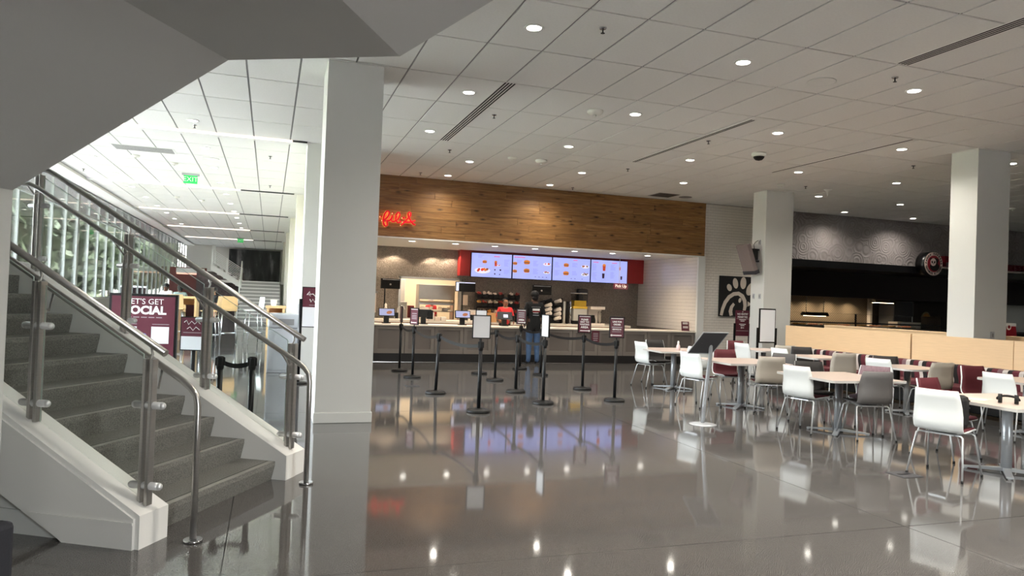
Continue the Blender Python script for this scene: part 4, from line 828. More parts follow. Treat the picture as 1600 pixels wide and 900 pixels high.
def belt(a, b):
    (x0, y0, h0), (x1, y1, h1) = STN[a], STN[b]; t = T[a]; n = 14; mb = MB(Matrix.Translation((-x0, -y0, 0)))
    dx, dy = (x1-x0), (y1-y0); L_ = math.hypot(dx, dy); nx, ny = -dy/L_*.0012, dx/L_*.0012; prev = None
    sag = .045+.012*L_
    for k in range(n+1):
        s = .03/L_+(1-.06/L_)*k/n; z = .945-sag*4*s*(1-s); x, y = x0+dx*s, y0+dy*s
        cur = [mb.b.verts.new(mb.M @ Vector(p)) for p in ((x+nx, y+ny, z-.024), (x+nx, y+ny, z+.024), (x-nx, y-ny, z+.024), (x-nx, y-ny, z-.024))]
        if prev:
            for i in range(4): mb.b.faces.new((prev[i], prev[(i+1) % 4], cur[(i+1) % 4], cur[i]))
        else: mb.b.faces.new(cur)
        prev = cur
    mb.b.faces.new(prev[::-1]); mb.done('belt', 'black_metal', t)
for a, b in ((1, 2), (2, 3), (3, 4), (5, 6), (6, 7), (7, 10), (8, 9), (9, 11), (11, 12)): belt(a, b)
T[13] = stanchion(13, -.42, 7.45, 'left of two black belt posts behind the glass railing'); T[14] = stanchion(14, -.13, 7.42, 'right of two black belt posts behind the glass railing')
for k in (13, 14): T[k].scale = (1.05, 1.05, .955)
belt(13, 14)
# ------------------------------------------------------------------ dining tables
def table(x, y, s, label, group, rz=0, rounded=.02):
    t = thing('dining_table', label, 'table', (x, y, 0), rz, group); h = s/2
    MB().box((0, 0, .7365), (s, s, .027), rounded if rounded > .02 else .004, seg=1).done('tabletop', 'table_edge', t) if False else None
    tb = MB(); c = rounded; P = []
    for qx, qy, a0 in ((1, 1, 0), (-1, 1, 90), (-1, -1, 180), (1, -1, 270)):
        for k in range(5): a = math.radians(a0+22.5*k); P.append((qx*(h-c)+c*math.cos(a), qy*(h-c)+c*math.sin(a)))
    tb.prism(P, lambda a, b, w: (a, b, w), .712, .7405); tt = tb.done('tabletop', 'table_edge', t)
    MB().prism([(a*.994, b*.994) for a, b in P], lambda a, b, w: (a, b, w), .7405, .7425).done('top_laminate', 'table_top', tt)
    MB().cyl((0, 0, .05), (0, 0, .705), .05, n=24).cyl((0, 0, .70), (0, 0, .712), .16, n=24).done('pedestal', 'silver_paint', t)
    for k in range(4):
        f = MB(Matrix.Rotation(PI/4+PI/2*k, 4, 'Z')).prism([(.03, .055), (.03, .02), (s*.34, .012), (s*.34, .026)], lambda a, b, w: (a, w, b), -.032, .032); f.cyl((s*.32, 0, 0), (s*.32, 0, .014), .02, n=10); f.done('foot', 'silver_paint', t)
    return t
for x, y, lab in ((7.42, 12.15, 'square dining table farthest from the camera with a small bottle on it'), (7.27, 9.85, 'square dining table behind the grey lectern sign'), (7.2, 7.67, 'square dining table in the middle of the dining area, before the grey chair'), (7.27, 5.42, 'square dining table nearest the camera at right edge with headphones')):
    table(x, y, 1.12, lab, 'square dining tables', math.radians(-3))
for x, y, lab in ((9.85, 12.62, 'small banquette table farthest back beside the easel'), (9.75, 10.95, 'small banquette table third from the right, in front of striped seat'), (9.82, 9.0, 'small banquette table second from the right, in front of striped seat'), (9.95, 7.15, 'small banquette table at right edge of the frame')):
    table(x, y, .9, lab, 'small tables along the banquette', 0, .12)
# ------------------------------------------------------------------ chairs
PROF = [(.235, .438), (.215, .452), (.12, .452), (.0, .446), (-.1, .442), (-.155, .452), (-.19, .485), (-.205, .55), (-.2, .62), (-.205, .7), (-.225, .78), (-.25, .862)]
WID = [.37, .41, .43, .435, .44, .445, .45, .455, .45, .435, .415, .39]
def sheet(prof, wid, off, th, m0=0):
    mb = MB(); n = 7; P = []
    for i, (y, z) in enumerate(prof):
        a, b = prof[max(i-1, 0)], prof[min(i+1, len(prof)-1)]; d = Vector((b[0]-a[0], b[1]-a[1])).normalized(); nx = Vector((d.y, -d.x))*-1
        if nx.y < -.2 or (abs(nx.y) <= .2 and nx.x < 0): nx = -nx
        P.append((Vector((y, z)), nx))
    def ring(o):
        R_ = []
        for (p, nv), w in zip(P, wid):
            row = []
            for k in range(n):
                s = -1+2*k/(n-1); q = p+nv*(o+.012*s*s); row.append(mb.b.verts.new((s*w/2, q.x, q.y)))
            R_.append(row)
        return R_
    A, B = ring(off), ring(off+th); r = len(prof)
    for i in range(r-1):
        for k in range(n-1):
            mb.b.faces.new((A[i][k], A[i][k+1], A[i+1][k+1], A[i+1][k])).smooth = True; mb.b.faces.new((B[i][k], B[i+1][k], B[i+1][k+1], B[i][k+1])).smooth = True
        mb.b.faces.new((A[i][0], A[i+1][0], B[i+1][0], B[i][0])); mb.b.faces.new((A[i][-1], B[i][-1], B[i+1][-1], A[i+1][-1]))
    for i in (0, r-1):
        for k in range(n-1): mb.b.faces.new((A[i][k], B[i][k], B[i][k+1], A[i][k+1]))
    return mb
cp = {}
def chair(x, y, face, shell, pad, label, group):
    t = thing('dining_chair', label, 'chair', (x, y, 0), math.radians(face)-PI/2, group)
    if not cp:
        cp['shell'] = sheet(PROF, WID, 0, .011).done('shell', 'shell_white', t); cp['pad'] = sheet(PROF, [w-.025 for w in WID], .0112, .012).done('upholstery', 'pad_maroon', t)
        legs = []
        for sx in (-1, 1):
            for ya, yb in ((-.13, -.245), (.15, .255)):
                l = MB().tube([(sx*.12, ya*.9, .425), (sx*.19, ya, .428), (sx*.212, ya*1.08, .41), (sx*.252, yb, .012)], .0095, 8).done('leg', 'leg_silver', t)
                MB().cyl((sx*.252, yb, 0), (sx*.2515, yb, .025), .013, n=8).done('glide', 'rubber', l); legs.append(l)
        cp['legs'] = legs; cp['bar'] = MB().b2((-.13, -.14, .42), (.13, .16, .434)).done('seat_frame', 'leg_silver', t); cp['m'] = {}
    else:
        def use(src, m):
            key = (src.name, m)
            if key not in cp['m']:
                me = src.data.copy(); me.materials.clear(); me.materials.append(MAT[m]); cp['m'][key] = me
            o = bpy.data.objects.new(src.name.split('.')[0], cp['m'][key]); COL.objects.link(o); o.parent = t
        use(cp['shell'], shell); use(cp['pad'], pad)
        for l in cp['legs']: dup(l, parent=t)
        dup(cp['bar'], parent=t)
    return t
G = 'laminate shell chairs with chrome legs'
def off(x, y, face, d=.245):         # measured at the top of the backrest
    a = math.radians(face); return x+d*math.cos(a), y+d*math.sin(a)
for x, y, f, s, p, lab in (
 (6.24, 5.38, 20, 'shell_white', 'pad_maroon', 'white backed chair nearest the camera, holding a dark backpack'),
 (6.55, 7.74, 15, 'shell_white', 'pad_maroon', 'white backed chair at the left of the middle square table'),
 (7.18, 7.0, 76, 'shell_grey', 'pad_black', 'dark grey backed chair in front of the middle square table'),
 (6.34, 9.93, 16, 'shell_white', 'pad_maroon', 'white backed chair with maroon seat behind the grey lectern sign'),
 (7.29, 9.13, 68, 'shell_beige', 'pad_maroon', 'beige backed chair with maroon seat before the table behind the lectern'),
 (6.83, 12.43, 6, 'shell_white', 'pad_black', 'white backed chair with black seat, leftmost of all chairs'),
 (7.57, 13.18, -92, 'shell_white', 'pad_black', 'black padded chair facing the camera at the farthest square table'),
 (7.49, 10.65, -102, 'shell_white', 'pad_maroon', 'maroon padded chair facing the camera behind the lectern sign'),
 (7.35, 8.43, -112, 'shell_grey', 'pad_black', 'charcoal padded chair facing the camera at the middle square table'),
 (8.11, 9.85, -150, 'shell_white', 'pad_grey', 'grey padded chair at the right of the table behind the lectern'),
 (7.9, 7.75, -152, 'shell_white', 'pad_purple', 'purple patterned padded chair at the right of the middle square table'),
 (7.26, 6.4, -81, 'shell_white', 'pad_maroon', 'maroon padded chair facing the camera behind the nearest white chair'),
 (7.42, 11.3, 75, 'shell_white', 'pad_maroon', 'white chair with maroon seat on the near side of the farthest square table'),
 (9.76, 13.48, -97, 'shell_white', 'pad_maroon', 'maroon padded chair farthest back, beside the no entry sign'),
 (9.29, 12.63, 8, 'shell_white', 'pad_black', 'small looking white backed chair left of the easel'),
 (9.9, 12.0, 60, 'shell_beige', 'pad_black', 'beige backed chair in front of the farthest banquette table'),
 (10.02, 11.70, -116, 'shell_grey', 'pad_black', 'charcoal padded chair facing the camera at the third banquette table'),
 (9.03, 11.15, 6, 'shell_white', 'pad_black', 'white backed chair at the left end of the third banquette table'),
 (9.64, 10.15, 68, 'shell_beige', 'pad_maroon', 'beige backed chair in front of the third banquette table'),
 (9.97, 9.6, -122, 'shell_grey', 'pad_black', 'charcoal padded chair behind the second banquette table'),
 (9.26, 9.06, 16, 'shell_white', 'pad_maroon', 'white backed chair at the left of the second banquette table'),
 (9.82, 8.34, 82, 'shell_beige', 'pad_black', 'beige backed chair in front of the second banquette table'),
 (9.86, 7.92, -98, 'shell_white', 'pad_maroon', 'maroon padded chair facing the camera in front of the beige chair at right'),
 (9.09, 6.94, 4, 'shell_white', 'pad_maroon', 'white backed chair at the right edge before the banquette')):
    X, Y = off(x, y, f); chair(X, Y, f, s, p, lab, G)
# things on tables and seats
t = thing('spray_bottle', 'small pale pink bottle on the farthest square table', 'bottle', (7.42, 12.0, .7425)); MB().lathe([(0, 0), (.035, 0), (.037, .08), (.02, .11), (.018, .13), (0, .13)], n=14).done('body', 'pink_bottle', t); MB().lathe([(0, .128), (.02, .128), (.02, .15), (.012, .18), (0, .18)], n=12).done('cap', 'white_print', t)
t = thing('headphones', 'black headphones lying on the table nearest the camera', 'headphones', (6.98, 5.2, .7425), -.9)
MB().tube([(.09*math.cos(a), .02+.16*math.sin(a), .045+.02*math.sin(a)) for a in [PI*k/12 for k in range(13)]], .012, 8).done('headband', 'black_plastic', t)
for sx in (-1, 1): MB().cyl((sx*.085, .02, .05), (sx*.05, .02, .05), .045, n=18).done('ear_cup', 'black_plastic', t)
o = MB().box((0, 0, .002), (.26, .18, .003)).done('napkin', 'paper_cream'); o.location = (6.98, 5.52, .7425); o.rotation_euler = (0, 0, .4); tag(o, 'beige paper sheet beside the headphones', 'paper')
X, Y = off(6.24, 5.38, 20, .30); t = thing('backpack', 'dark striped backpack on the seat of the nearest white chair', 'bag', (X, Y, .475), math.radians(20)-PI/2)
MB().box((.03, .0, .17), (.3, .17, .33), .05).done('body', 'bag_black', t); MB().box((.03, .09, .12), (.22, .05, .18), .02).done('pocket', 'bag_black', t)
for k in range(4): MB().b2((-.1, .085, .06+.07*k), (.17, .092, .075+.07*k)).done('strap', 'dark_grey', t)
for x, y, lab in ((6.05, 5.55, 'dark square floor outlet cover beside the nearest chair leg'), (2.45, 12.6, 'small dark floor outlet cover left of the leaning stanchion')):
    t = thing('floor_outlet', lab, 'floor outlet', (x, y, 0)); MB().b2((-.12, -.12, 0), (.12, .12, .006), .002).done('plate', 'dark_grey', t); MB().b2((-.07, -.02, .006), (.07, .02, .008)).done('lid', 'black_metal', t)
# lectern style sign seen from behind
t = thing('lectern_sign', 'leaning dark menu panel on a curved silver post with round base', 'sign', (5.63, 8.43, 0))
MB().lathe([(0, 0), (.185, 0), (.185, .006), (.12, .016), (.03, .024), (0, .024)], n=36).done('base', 'silver_paint', t); MB().tube([(0, 0, .015), (.01, -.01, .3), (.02, -.04, .6), (.01, -.11, .9), (-.03, -.175, 1.08), (-.04, -.185, 1.125)], .026, 14).done('post', 'silver_paint', t)
A = Vector((5.36-5.63, 8.42-8.43, .97)); wv = Vector((.30, -.10, .005)); uv_ = Vector((.05, -.28, .29)); nn = wv.cross(uv_).normalized()*.008; mm = MB()
def para(mb, a, w, u, n): mb.b and [mb.quad(*q) for q in ((a, a+w, a+w+u, a+u), (a+n, a+n+u, a+n+w+u, a+n+w), (a, a+n, a+n+w, a+w), (a+u, a+u+w, a+u+w+n, a+u+n), (a, a+u, a+u+n, a+n), (a+w, a+w+n, a+w+u+n, a+w+u))]
para(mm, A, wv, uv_, nn); p = mm.done('panel', 'dark_grey', t); mm = MB(); e = .03
para(mm, A-wv*.02-uv_*.02, wv*1.04, uv_*.03, nn*1.7); para(mm, A+uv_*.985-wv*.02, wv*1.04, uv_*.03, nn*1.2); para(mm, A-wv*.03, wv*.03, uv_, nn*1.2); para(mm, A+wv, wv*.03, uv_, nn*1.2); mm.done('frame', 'silver_paint', t)
MB().box((-.04, -.168, 1.115), (.26, .02, .02)).done('bracket', 'silver_paint', t)
# easel and no-entry sign
t = thing('easel_sign', 'blank white board on a black easel stand beside the second column', 'sign', (11.0, 14.0, 0))
MB().b2((-.22, -.02, .80), (.22, .02, 1.60)).done('frame', 'black_plastic', t); MB().b2((-.2, -.025, .83), (.2, -.02, 1.57)).done('board', 'white_board', t)
for sx in (-1, 1): MB().b2((sx*.25-.02, -.02, 0), (sx*.25+.02, .02, 1.15)).done('post', 'black_plastic', t); MB().b2((sx*.25-.025, -.2, 0), (sx*.25+.025, .2, .03)).done('foot', 'black_plastic', t)
t = thing('entry_sign', 'maroon no entry permitted sign on a black post before the tile wall', 'sign', (11.42, 15.5, 0))
MB().b2((-.2, -.012, .88), (.2, .012, 1.53)).done('panel', 'maroon_print', t); MB().b2((-.24, -.02, 0), (-.2, .02, 1.2)).b2((.2, -.02, 0), (.24, .02, 1.2)).done('posts', 'black_plastic', t); MB().b2((-.26, -.2, 0), (-.18, .2, .03)).b2((.18, -.2, 0), (.26, .2, .03)).done('feet', 'black_plastic', t)
for s, z, sz in (('NO ENTRY', 1.435, .066), ('PERMITTED', 1.36, .060)): text(s, sz, 'white_print', t, front(0, -.0135, z), off=.002)
q = MB()
for z, w in ((1.285, .2), (1.25, .12), (1.17, .2), (1.135, .12), (1.08, .1)): q.b2((-w/2, -.0135, z), (w/2, -.012, z+.018))
q.b2((-.18, -.0135, 1.315), (.18, -.012, 1.32)).b2((-.18, -.0135, 1.01), (.18, -.012, 1.015)).prism([(-.05, 1.09), (-.02, 1.12), (-.02, 1.06)], lambda a, b, w: (a, w, b), -.0135, -.012); q.prism([(-.02, 1.485), (.02, 1.485), (0, 1.51)], lambda a, b, w: (a, w, b), -.0135, -.012); q.done('print', 'white_print', t)
# wall speaker on the second column
t = thing('wall_speaker', 'tilted grey wedge speaker bracketed to the second column', 'speaker', (10.93, 14.72, 2.78))
MB().box((0, 0, 0), (.11, .45, .74), .01, rot=Matrix.Rotation(math.radians(-21), 3, 'Y')).done('cabinet', 'speaker_grey', t); MB().box((.125, 0, -.31), (.13, .46, .09), rot=Matrix.Rotation(math.radians(-21), 3, 'Y')).done('tweeter_panel', 'navy_fabric', t)
MB().b2((.09, -.1, -.02), (.24, .1, .26), .01).done('power_box', 'black_plastic', t); MB().b2((.2, -.05, .22), (.31, .05, .26)).b2((.2, -.05, -.06), (.31, .05, -.02)).done('bracket', 'black_metal', t); MB().tube([(.16, -.05, .26), (.14, -.05, .36), (.2, -.03, .42), (.3, 0, .47)], .008, 6).done('cable', 'black_plastic', t)
for k, (x, y, z, l) in enumerate(((11.235, 14.83, 1.89, 'left of two small grey switch plates on the second column'), (11.235, 14.6, 1.89, 'right of two small grey switch plates on the second column'), (11.235, 14.66, 3.2, 'outlet plate above the wall speaker on the second column'))):
    t = thing('wall_plate', l, 'outlet', (x, y, z)); MB().b2((-.012, -.035, -.06), (.004, .035, .06), .003).done('plate', 'cabinet_grey', t); MB().b2((-.016, -.012, -.03), (-.012, .012, .03)).done('socket', 'cabinet_dark', t)
t = thing('wall_plate', 'small outlet plate low on the front of the large right column', 'outlet', (11.72, 9.045, 1.29)); MB().b2((-.04, -.012, -.06), (.04, .004, .06), .003).done('plate', 'cabinet_grey', t); MB().b2((-.012, -.016, -.03), (.012, -.012, .03)).done('socket', 'cabinet_dark', t)
# ------------------------------------------------------------------ banquette and partition
t = thing('banquette', 'long striped banquette bench along the pale wood partition', 'bench', (11.2, 9.3, 0))
def along(x0, x1, y0, y1, z0, z1, nm, m, bv=0): return MB(Matrix.Translation((-11.2, -9.3, 0))).b2((x0, y0, z0), (x1, y1, z1), bv).done(nm, m, t)
for k in range(6):
    a, b = 4.3+1.53*k, 4.3+1.53*(k+1)-.02
    along(11.02, 11.19, a, b, .44, .775, 'back_cushion', 'striped_fabric', .03); along(10.62, 11.05, a, b, .33, .46, 'seat_cushion', 'pad_maroon', .03)
along(10.66, 11.19, 4.3, 13.5, .08, .33, 'plinth', 'black_plastic')
t = thing('partition', 'low pale wood partition of wide panels behind the striped banquette', 'partition', (11.2, 9.3, 0))
for a, b in ((10.22, 13.6), (8.285, 10.185), (6.2, 8.275), (4.3, 6.19)): along(11.2, 11.245, a, b, .02, 1.235, 'panel', 'light_wood', .003)
along(11.245, 11.29, 4.3, 13.58, .0, 1.2, 'core', 'dark_grey')
t = thing('partition', 'second pale wood partition behind the columns', 'partition', (12.25, 9.3, 0))
T_ = Matrix.Translation((-12.25, -9.3, 0))
for a, b in ((10.22, 13.5), (7.0, 10.19), (4.3, 6.98)): MB(T_).b2((12.2, a, .02), (12.24, b, 1.25), .003).done('panel', 'light_wood', t)
MB(T_).b2((12.19, 4.3, 1.25), (12.45, 13.5, 1.275), .003).done('ledge', 'light_wood', t); MB(T_).b2((12.24, 4.32, 0), (12.44, 13.48, 1.25)).done('core', 'light_wood', t)
t = thing('table_card', 'small red and white card sign on the ledge behind the large column', 'sign', (12.42, 9.25, 1.275)); MB().box((0, 0, .11), (.27, .012, .22), rot=Matrix.Rotation(-.12, 3, 'X')).done('card', 'emblem_red', t); MB().box((0, .004, .20), (.27, .016, .055), rot=Matrix.Rotation(-.12, 3, 'X')).done('white_band', 'white_print', t)
q = MB(Matrix.Translation((0, -.002, .16))); ell(q, -.05, 0, .055, .055, 0, -.006); q.done('white_disc', 'white_print', t); q = MB(Matrix.Translation((0, -.006, .16))); ell(q, -.05, 0, .03, .03, 0, -.006); q.done('red_dot', 'emblem_red', t)
# right-hand food counter
t = thing('food_counter', 'dark serving counter with glass guard in the right hand food stall', 'counter', (20, 18.6, 0))
MB().b2((-6.2, -.5, 0), (6.9, .5, 1.05)).done('body', 'black_plastic', t); MB().b2((-6.2, -.55, 1.05), (6.9, .5, 1.09)).done('worktop', 'dark_grey', t)
MB().b2((-6.2, -.46, 1.52), (1.2, .3, 1.535)).done('glass_shelf', 'case_glass', t); MB().b2((-6.2, -.47, 1.22), (1.2, -.45, 1.26)).b2((-6.2, -.47, 1.09), (-6.16, .3, 1.53)).b2((1.16, -.47, 1.09), (1.2, .3, 1.53)).b2((-2.4, -.47, 1.09), (-2.36, -.43, 1.53)).done('guard_frame', 'black_metal', t)
for k in range(10):
    o = thing('food_tray', 'steel tray of %s food under the glass guard, %s from the left' % (('golden', 'brown')[k % 2], ORD[k]), 'tray', (14.6+.62*k, 18.65, 1.09), 0, 'food trays of the right stall')
    MB().b2((-.27, -.2, 0), (.27, .2, .06), .01).done('pan', 'stainless', o); q = MB()
    for j in range(14): q.sphere((random.uniform(-.2, .2), random.uniform(-.14, .14), .065), (.05, .045, .035), 7, 5)
    q.done('food', 'food_gold' if k % 2 == 0 else 'pic_brown', o, kind='stuff')
for x, z, w in ((17.3, 1.42, .9), (20.2, 1.95, .9)):
    t = thing('heat_lamp', 'lit steel heat lamp %s' % ('over the food trays at left' if x < 18 else 'under the hood near the pale divider'), 'lamp', (x, 19.6, z)); MB().prism([(-.16, 0), (-.1, .12), (.1, .12), (.16, 0)], lambda a, b, w_: (w_, a, b), -w/2, w/2).done('shade', 'chrome', t); MB().b2((-w/2+.05, -.08, -.012), (w/2-.05, .08, -.001)).done('element', 'lamp_warm', t)
    for sx in (-1, 1): MB().cyl((sx*w*.4, 0, .12), (sx*w*.4, 0, 2.12-z), .01, n=8).done('rod', 'chrome', t)
for k, x in enumerate((17.3, 18.2, 19.1, 20.0)):
    o = spot(None, (x, 20.6, 2.08), 30, 140, (1, .8, .55), .05); o.name = 'hood_lamp'
for k, x in enumerate((22.6, 23.7)):
    t = thing('wall_plate_decor', 'round tan disc on the dark back wall of right stall, %s' % ('left' if k == 0 else 'right'), 'wall disc', (x, 20.96, 1.5)); MB().cyl((0, .03, 0), (0, -.02, 0), .2, n=28).done('disc', 'plate_gold', t); MB().cyl((0, -.02, 0), (0, -.03, 0), .15, n=28).done('centre', 'food_gold', t)
t = thing('upright_fridge', 'tall grey glass fronted fridge in the right hand stall', 'fridge', (22.0, 20.5, 0)); MB().b2((-.6, -.2, 0), (.35, .45, 2.05)).done('body', 'cabinet_dark', t); MB().b2((-.55, -.23, .15), (.3, -.2, 2.0)).done('door', 'dark_grey', t); MB().b2((.2, -.28, .8), (.23, -.23, 1.5)).done('handle', 'chrome', t)
t = thing('stacked_cartons', 'pale stacked carton box behind the right stall counter', 'box', (20.9, 19.4, 1.09)); MB().b2((-.45, -.2, 0), (.6, .2, .22), .01).done('carton', 'solid_surface', t); MB().b2((-.3, -.205, .03), (.05, -.2, .2)).done('label_sheet', 'white_print', t)
slab('back_shelf', (15, 19.2, 0), (26, 19.6, 1.09), 'dark_grey')['kind'] = 'structure'
# ------------------------------------------------------------------ people
def person(name, label, loc, rz, H=1.75, pose=None, mats=('black_shirt', 'jeans', 'skin_dark', 'shoe_dark'), sleeve=.55, build=1.0, hair=None, hem=.93):
    """one continuous skinned body, faces +Y; joints in metres for a 1.75 m figure"""
    J = dict(pelvis=(0, 0, .95), waist=(0, .01, 1.08), chest=(0, .01, 1.27), upper=(0, -.005, 1.40), neck=(0, .0, 1.485), jaw=(0, .022, 1.555), skull=(0, .012, 1.635), crown=(0, .0, 1.71),
             shL=(-.17, -.005, 1.42), elL=(-.225, -.02, 1.14), wrL=(-.215, .07, .90), haL=(-.21, .10, .835), shR=(.17, -.005, 1.42), elR=(.225, -.02, 1.14), wrR=(.215, .07, .90), haR=(.21, .10, .835),
             hiL=(-.09, 0, .91), knL=(-.10, .02, .50), anL=(-.11, -.02, .09), toL=(-.125, .12, .035), hiR=(.09, 0, .91), knR=(.10, .02, .50), anR=(.11, -.02, .09), toR=(.125, .12, .035))
    J.update(pose or {})
    Rr = dict(pelvis=(.165, .118), waist=(.162, .116), chest=(.175, .12), upper=(.13, .095), neck=(.058, .058), jaw=(.066, .078), skull=(.078, .096), crown=(.055, .065))
    for s in 'LR': Rr.update({'sh'+s: (.072, .07), 'el'+s: (.05, .05), 'wr'+s: (.03, .026), 'ha'+s: (.04, .022), 'hi'+s: (.092, .1), 'kn'+s: (.066, .068), 'an'+s: (.05, .05), 'to'+s: (.042, .032)})
    E_ = [('pelvis', 'waist'), ('waist', 'chest'), ('chest', 'upper'), ('upper', 'neck'), ('neck', 'jaw'), ('jaw', 'skull'), ('skull', 'crown')]
    for s in 'LR': E_ += [('upper', 'sh'+s), ('sh'+s, 'el'+s), ('el'+s, 'wr'+s), ('wr'+s, 'ha'+s), ('pelvis', 'hi'+s), ('hi'+s, 'kn'+s), ('kn'+s, 'an'+s), ('an'+s, 'to'+s)]
    names = list(J); idx = {n_: i for i, n_ in enumerate(names)}
    V = [Vector(J[n_]) for n_ in names]; ED = [(idx[a], idx[b]) for a, b in E_]; RD = [Rr[n_] for n_ in names]
    for s, sx in (('L', -1), ('R', 1)):       # fingers and thumb
        w, h = Vector(J['wr'+s]), Vector(J['ha'+s]); d = (h-w).normalized(); side = d.cross(Vector((sx, 0, 0))).normalized(); palm = d.cross(side).normalized()
        for k, (o, ln) in enumerate(((-.027, .066), (-.009, .076), (.009, .072), (.026, .056))):
            b = h+d*.03+side*o; V += [b, b+d*ln*.55-palm*.006, b+d*ln-palm*.022]; i = len(V)-3; ED += [(idx['ha'+s], i), (i, i+1), (i+1, i+2)]; RD += [(.0105, .0105), (.0095, .0095), (.0075, .0075)]
        b = h-d*.02-side*.035; V += [b, b+d*.04-side*.022]; i = len(V)-2; ED += [(idx['ha'+s], i), (i, i+1)]; RD += [(.013, .013), (.0095, .0095)]
    me = bpy.data.meshes.new('body'); me.from_pydata([v*(H/1.75) for v in V], ED, []); o = bpy.data.objects.new('body', me); COL.objects.link(o)
    md = o.modifiers.new('s', 'SKIN'); md.use_smooth_shade = True; sv = me.skin_vertices[0].data
    for i, r in enumerate(RD):
        f = (build if i < len(names) else 1)*H/1.75
        sv[i].radius = (r[0]*f, r[1]*f); sv[i].use_root = (i == idx['pelvis'])
    ms = o.modifiers.new('b', 'SUBSURF'); ms.levels = 2; ms.render_levels = 2
    m2 = bpy.data.meshes.new_from_object(o.evaluated_get(bpy.context.evaluated_depsgraph_get())); bpy.data.objects.remove(o)
    for m in mats: m2.materials.append(MAT[m])
    k_ = H/1.75; P = {n_: Vector(J[n_])*k_ for n_ in names}
    segs = []
    for a, b in E_:
        for q in range(6):
            f = q/5; w = P[a].lerp(P[b], f)
            if a in ('neck', 'jaw', 'skull') or (a == 'upper' and b == 'neck' and f > .75): c = 2
            elif a[:2] == 'sh': c = 0 if f < sleeve/.5 else 2
            elif a[:2] == 'el': c = 0 if sleeve > .95 else 2
            elif a[:2] == 'wr': c = 2
            elif a[:2] in ('hi', 'kn') or (a == 'pelvis' and b[:2] == 'hi'): c = 0 if w.z > hem else 1
            elif a[:2] == 'an': c = 3
            else: c = 0 if w.z > P['pelvis'].z-.02 else 1
            segs.append((w, c))
    hd = [P['ha'+s] for s in 'LR']
    for p in m2.polygons:
        p.use_smooth = True; c = p.center
        if min((c-h).length for h in hd) < .11: p.material_index = 2; continue
        p.material_index = min(segs, key=lambda s: (s[0]-c).length_squared)[1]
    t = thing(name, label, 'person', loc, rz)
    ob = bpy.data.objects.new('body', m2); COL.objects.link(ob); ob.parent = t
    s = P['skull']
    fb = MB(); fb.sphere(s+Vector((0, .095, -.03))*k_, (.014*k_, .02*k_, .022*k_), 8, 6)
    for sx in (-1, 1): fb.sphere(s+Vector((sx*.078, 0, -.03))*k_, (.012, .02, .032), 8, 6)
    fb.done('nose_and_ears', mats[2], ob)
    eb = MB(); [eb.sphere(s+Vector((sx*.032, .083, .0))*k_, (.013, .008, .008), 8, 6) for sx in (-1, 1)]; eb.done('eyes', 'white_print', ob)
    eb = MB(); [eb.sphere(s+Vector((sx*.032, .090, .0))*k_, (.006, .003, .006), 6, 5) for sx in (-1, 1)]; eb.done('pupils', 'black_matte', ob)
    MB().sphere(s+Vector((0, .081, -.072))*k_, (.024, .006, .006), 8, 5).done('mouth', 'red_panel', ob)
    if hair:
        hb = MB(); hb.sphere(s+Vector((0, -.022, .03))*k_, (.1*k_, .112*k_, .1*k_), 16, 10); hb.sphere(s+Vector((0, -.05, -.04))*k_, (.082*k_, .07*k_, .085*k_), 14, 9); hb.done('hair', hair, ob)
    return t, ob, P
down = dict()
t, ob, P = person('person', 'person seen from behind in a black printed t-shirt and blue jeans at the counter', (6.27, 16.85, 0), 0, 1.82, dict(wrL=(-.20, .12, .96), haL=(-.17, .18, .93), wrR=(.20, .12, .96), haR=(.17, .18, .93), elL=(-.25, -.03, 1.13), elR=(.25, -.03, 1.13)), ('black_shirt', 'jeans', 'skin_dark', 'shoe_dark'), .62, 1.14, 'hair_black', hem=.80)
k_ = 1.82/1.75
MB().prism([(-.17, .90), (-.175, 1.12), (.175, 1.12), (.17, .90)], lambda a, b, w: (a, w, b), -.135, .125).done('shirt_hem', 'black_shirt', ob) if False else None
q = MB(); y = -.152
for z, w, h in ((1.415, .22, .014),): q.b2((-w/2, y-.004, z), (w/2, y+.06, z+h))
q.done('print_line', 'cabinet_dark', ob)
q = MB(); q.b2((-.085, y-.004, 1.335), (.09, y+.06, 1.385)).b2((-.07, y-.006, 1.275), (.06, y+.06, 1.287)); q.done('print', 'white_print', ob); q = MB(); q.b2((-.09, y-.004, 1.30), (.10, y+.06, 1.322)); q.done('print', 'red_panel', ob)
MB().b2((-.07, y+.01, 1.215), (.08, y+.06, 1.232)).done('print', 'sill_grey', ob)
t, ob, P = person('person', 'person in a red shirt with glasses working behind the counter terminal', (6.12, 18.72, 0), PI, 1.62, dict(elL=(-.25, .04, 1.16), wrL=(-.2, .24, 1.06), haL=(-.17, .31, 1.05), elR=(.25, .04, 1.16), wrR=(.2, .24, 1.06), haR=(.17, .31, 1.05)), ('red_shirt', 'dark_cloth', 'skin_brown', 'shoe_dark'), .5, 1.08, None)
s = P['skull']; q = MB()
for sx in (-1, 1): q.tube([s+Vector((sx*.032+.024*math.cos(a), .093, .02*math.sin(a))) for a in [2*PI*k/10 for k in range(11)]], .0035, 5); q.tube([s+Vector((sx*.056, .09, .0)), s+Vector((sx*.078, .0, -.005))], .003, 5)
q.done('glasses', 'black_plastic', ob); q = MB(); q.sphere(s+Vector((0, -.035, .03)), (.08, .07, .062), 14, 9); q.done('hair', 'hair_black', ob); q = MB(); q.tube([s+Vector((.09*math.cos(a), -.01, .02+.10*math.sin(a))) for a in [PI*k/10 for k in range(11)]], .006, 6); q.done('headset', 'black_plastic', ob)
MB().b2((.05, .13, 1.16), (.11, .16, 1.19)).done('name_badge', 'white_print', ob)
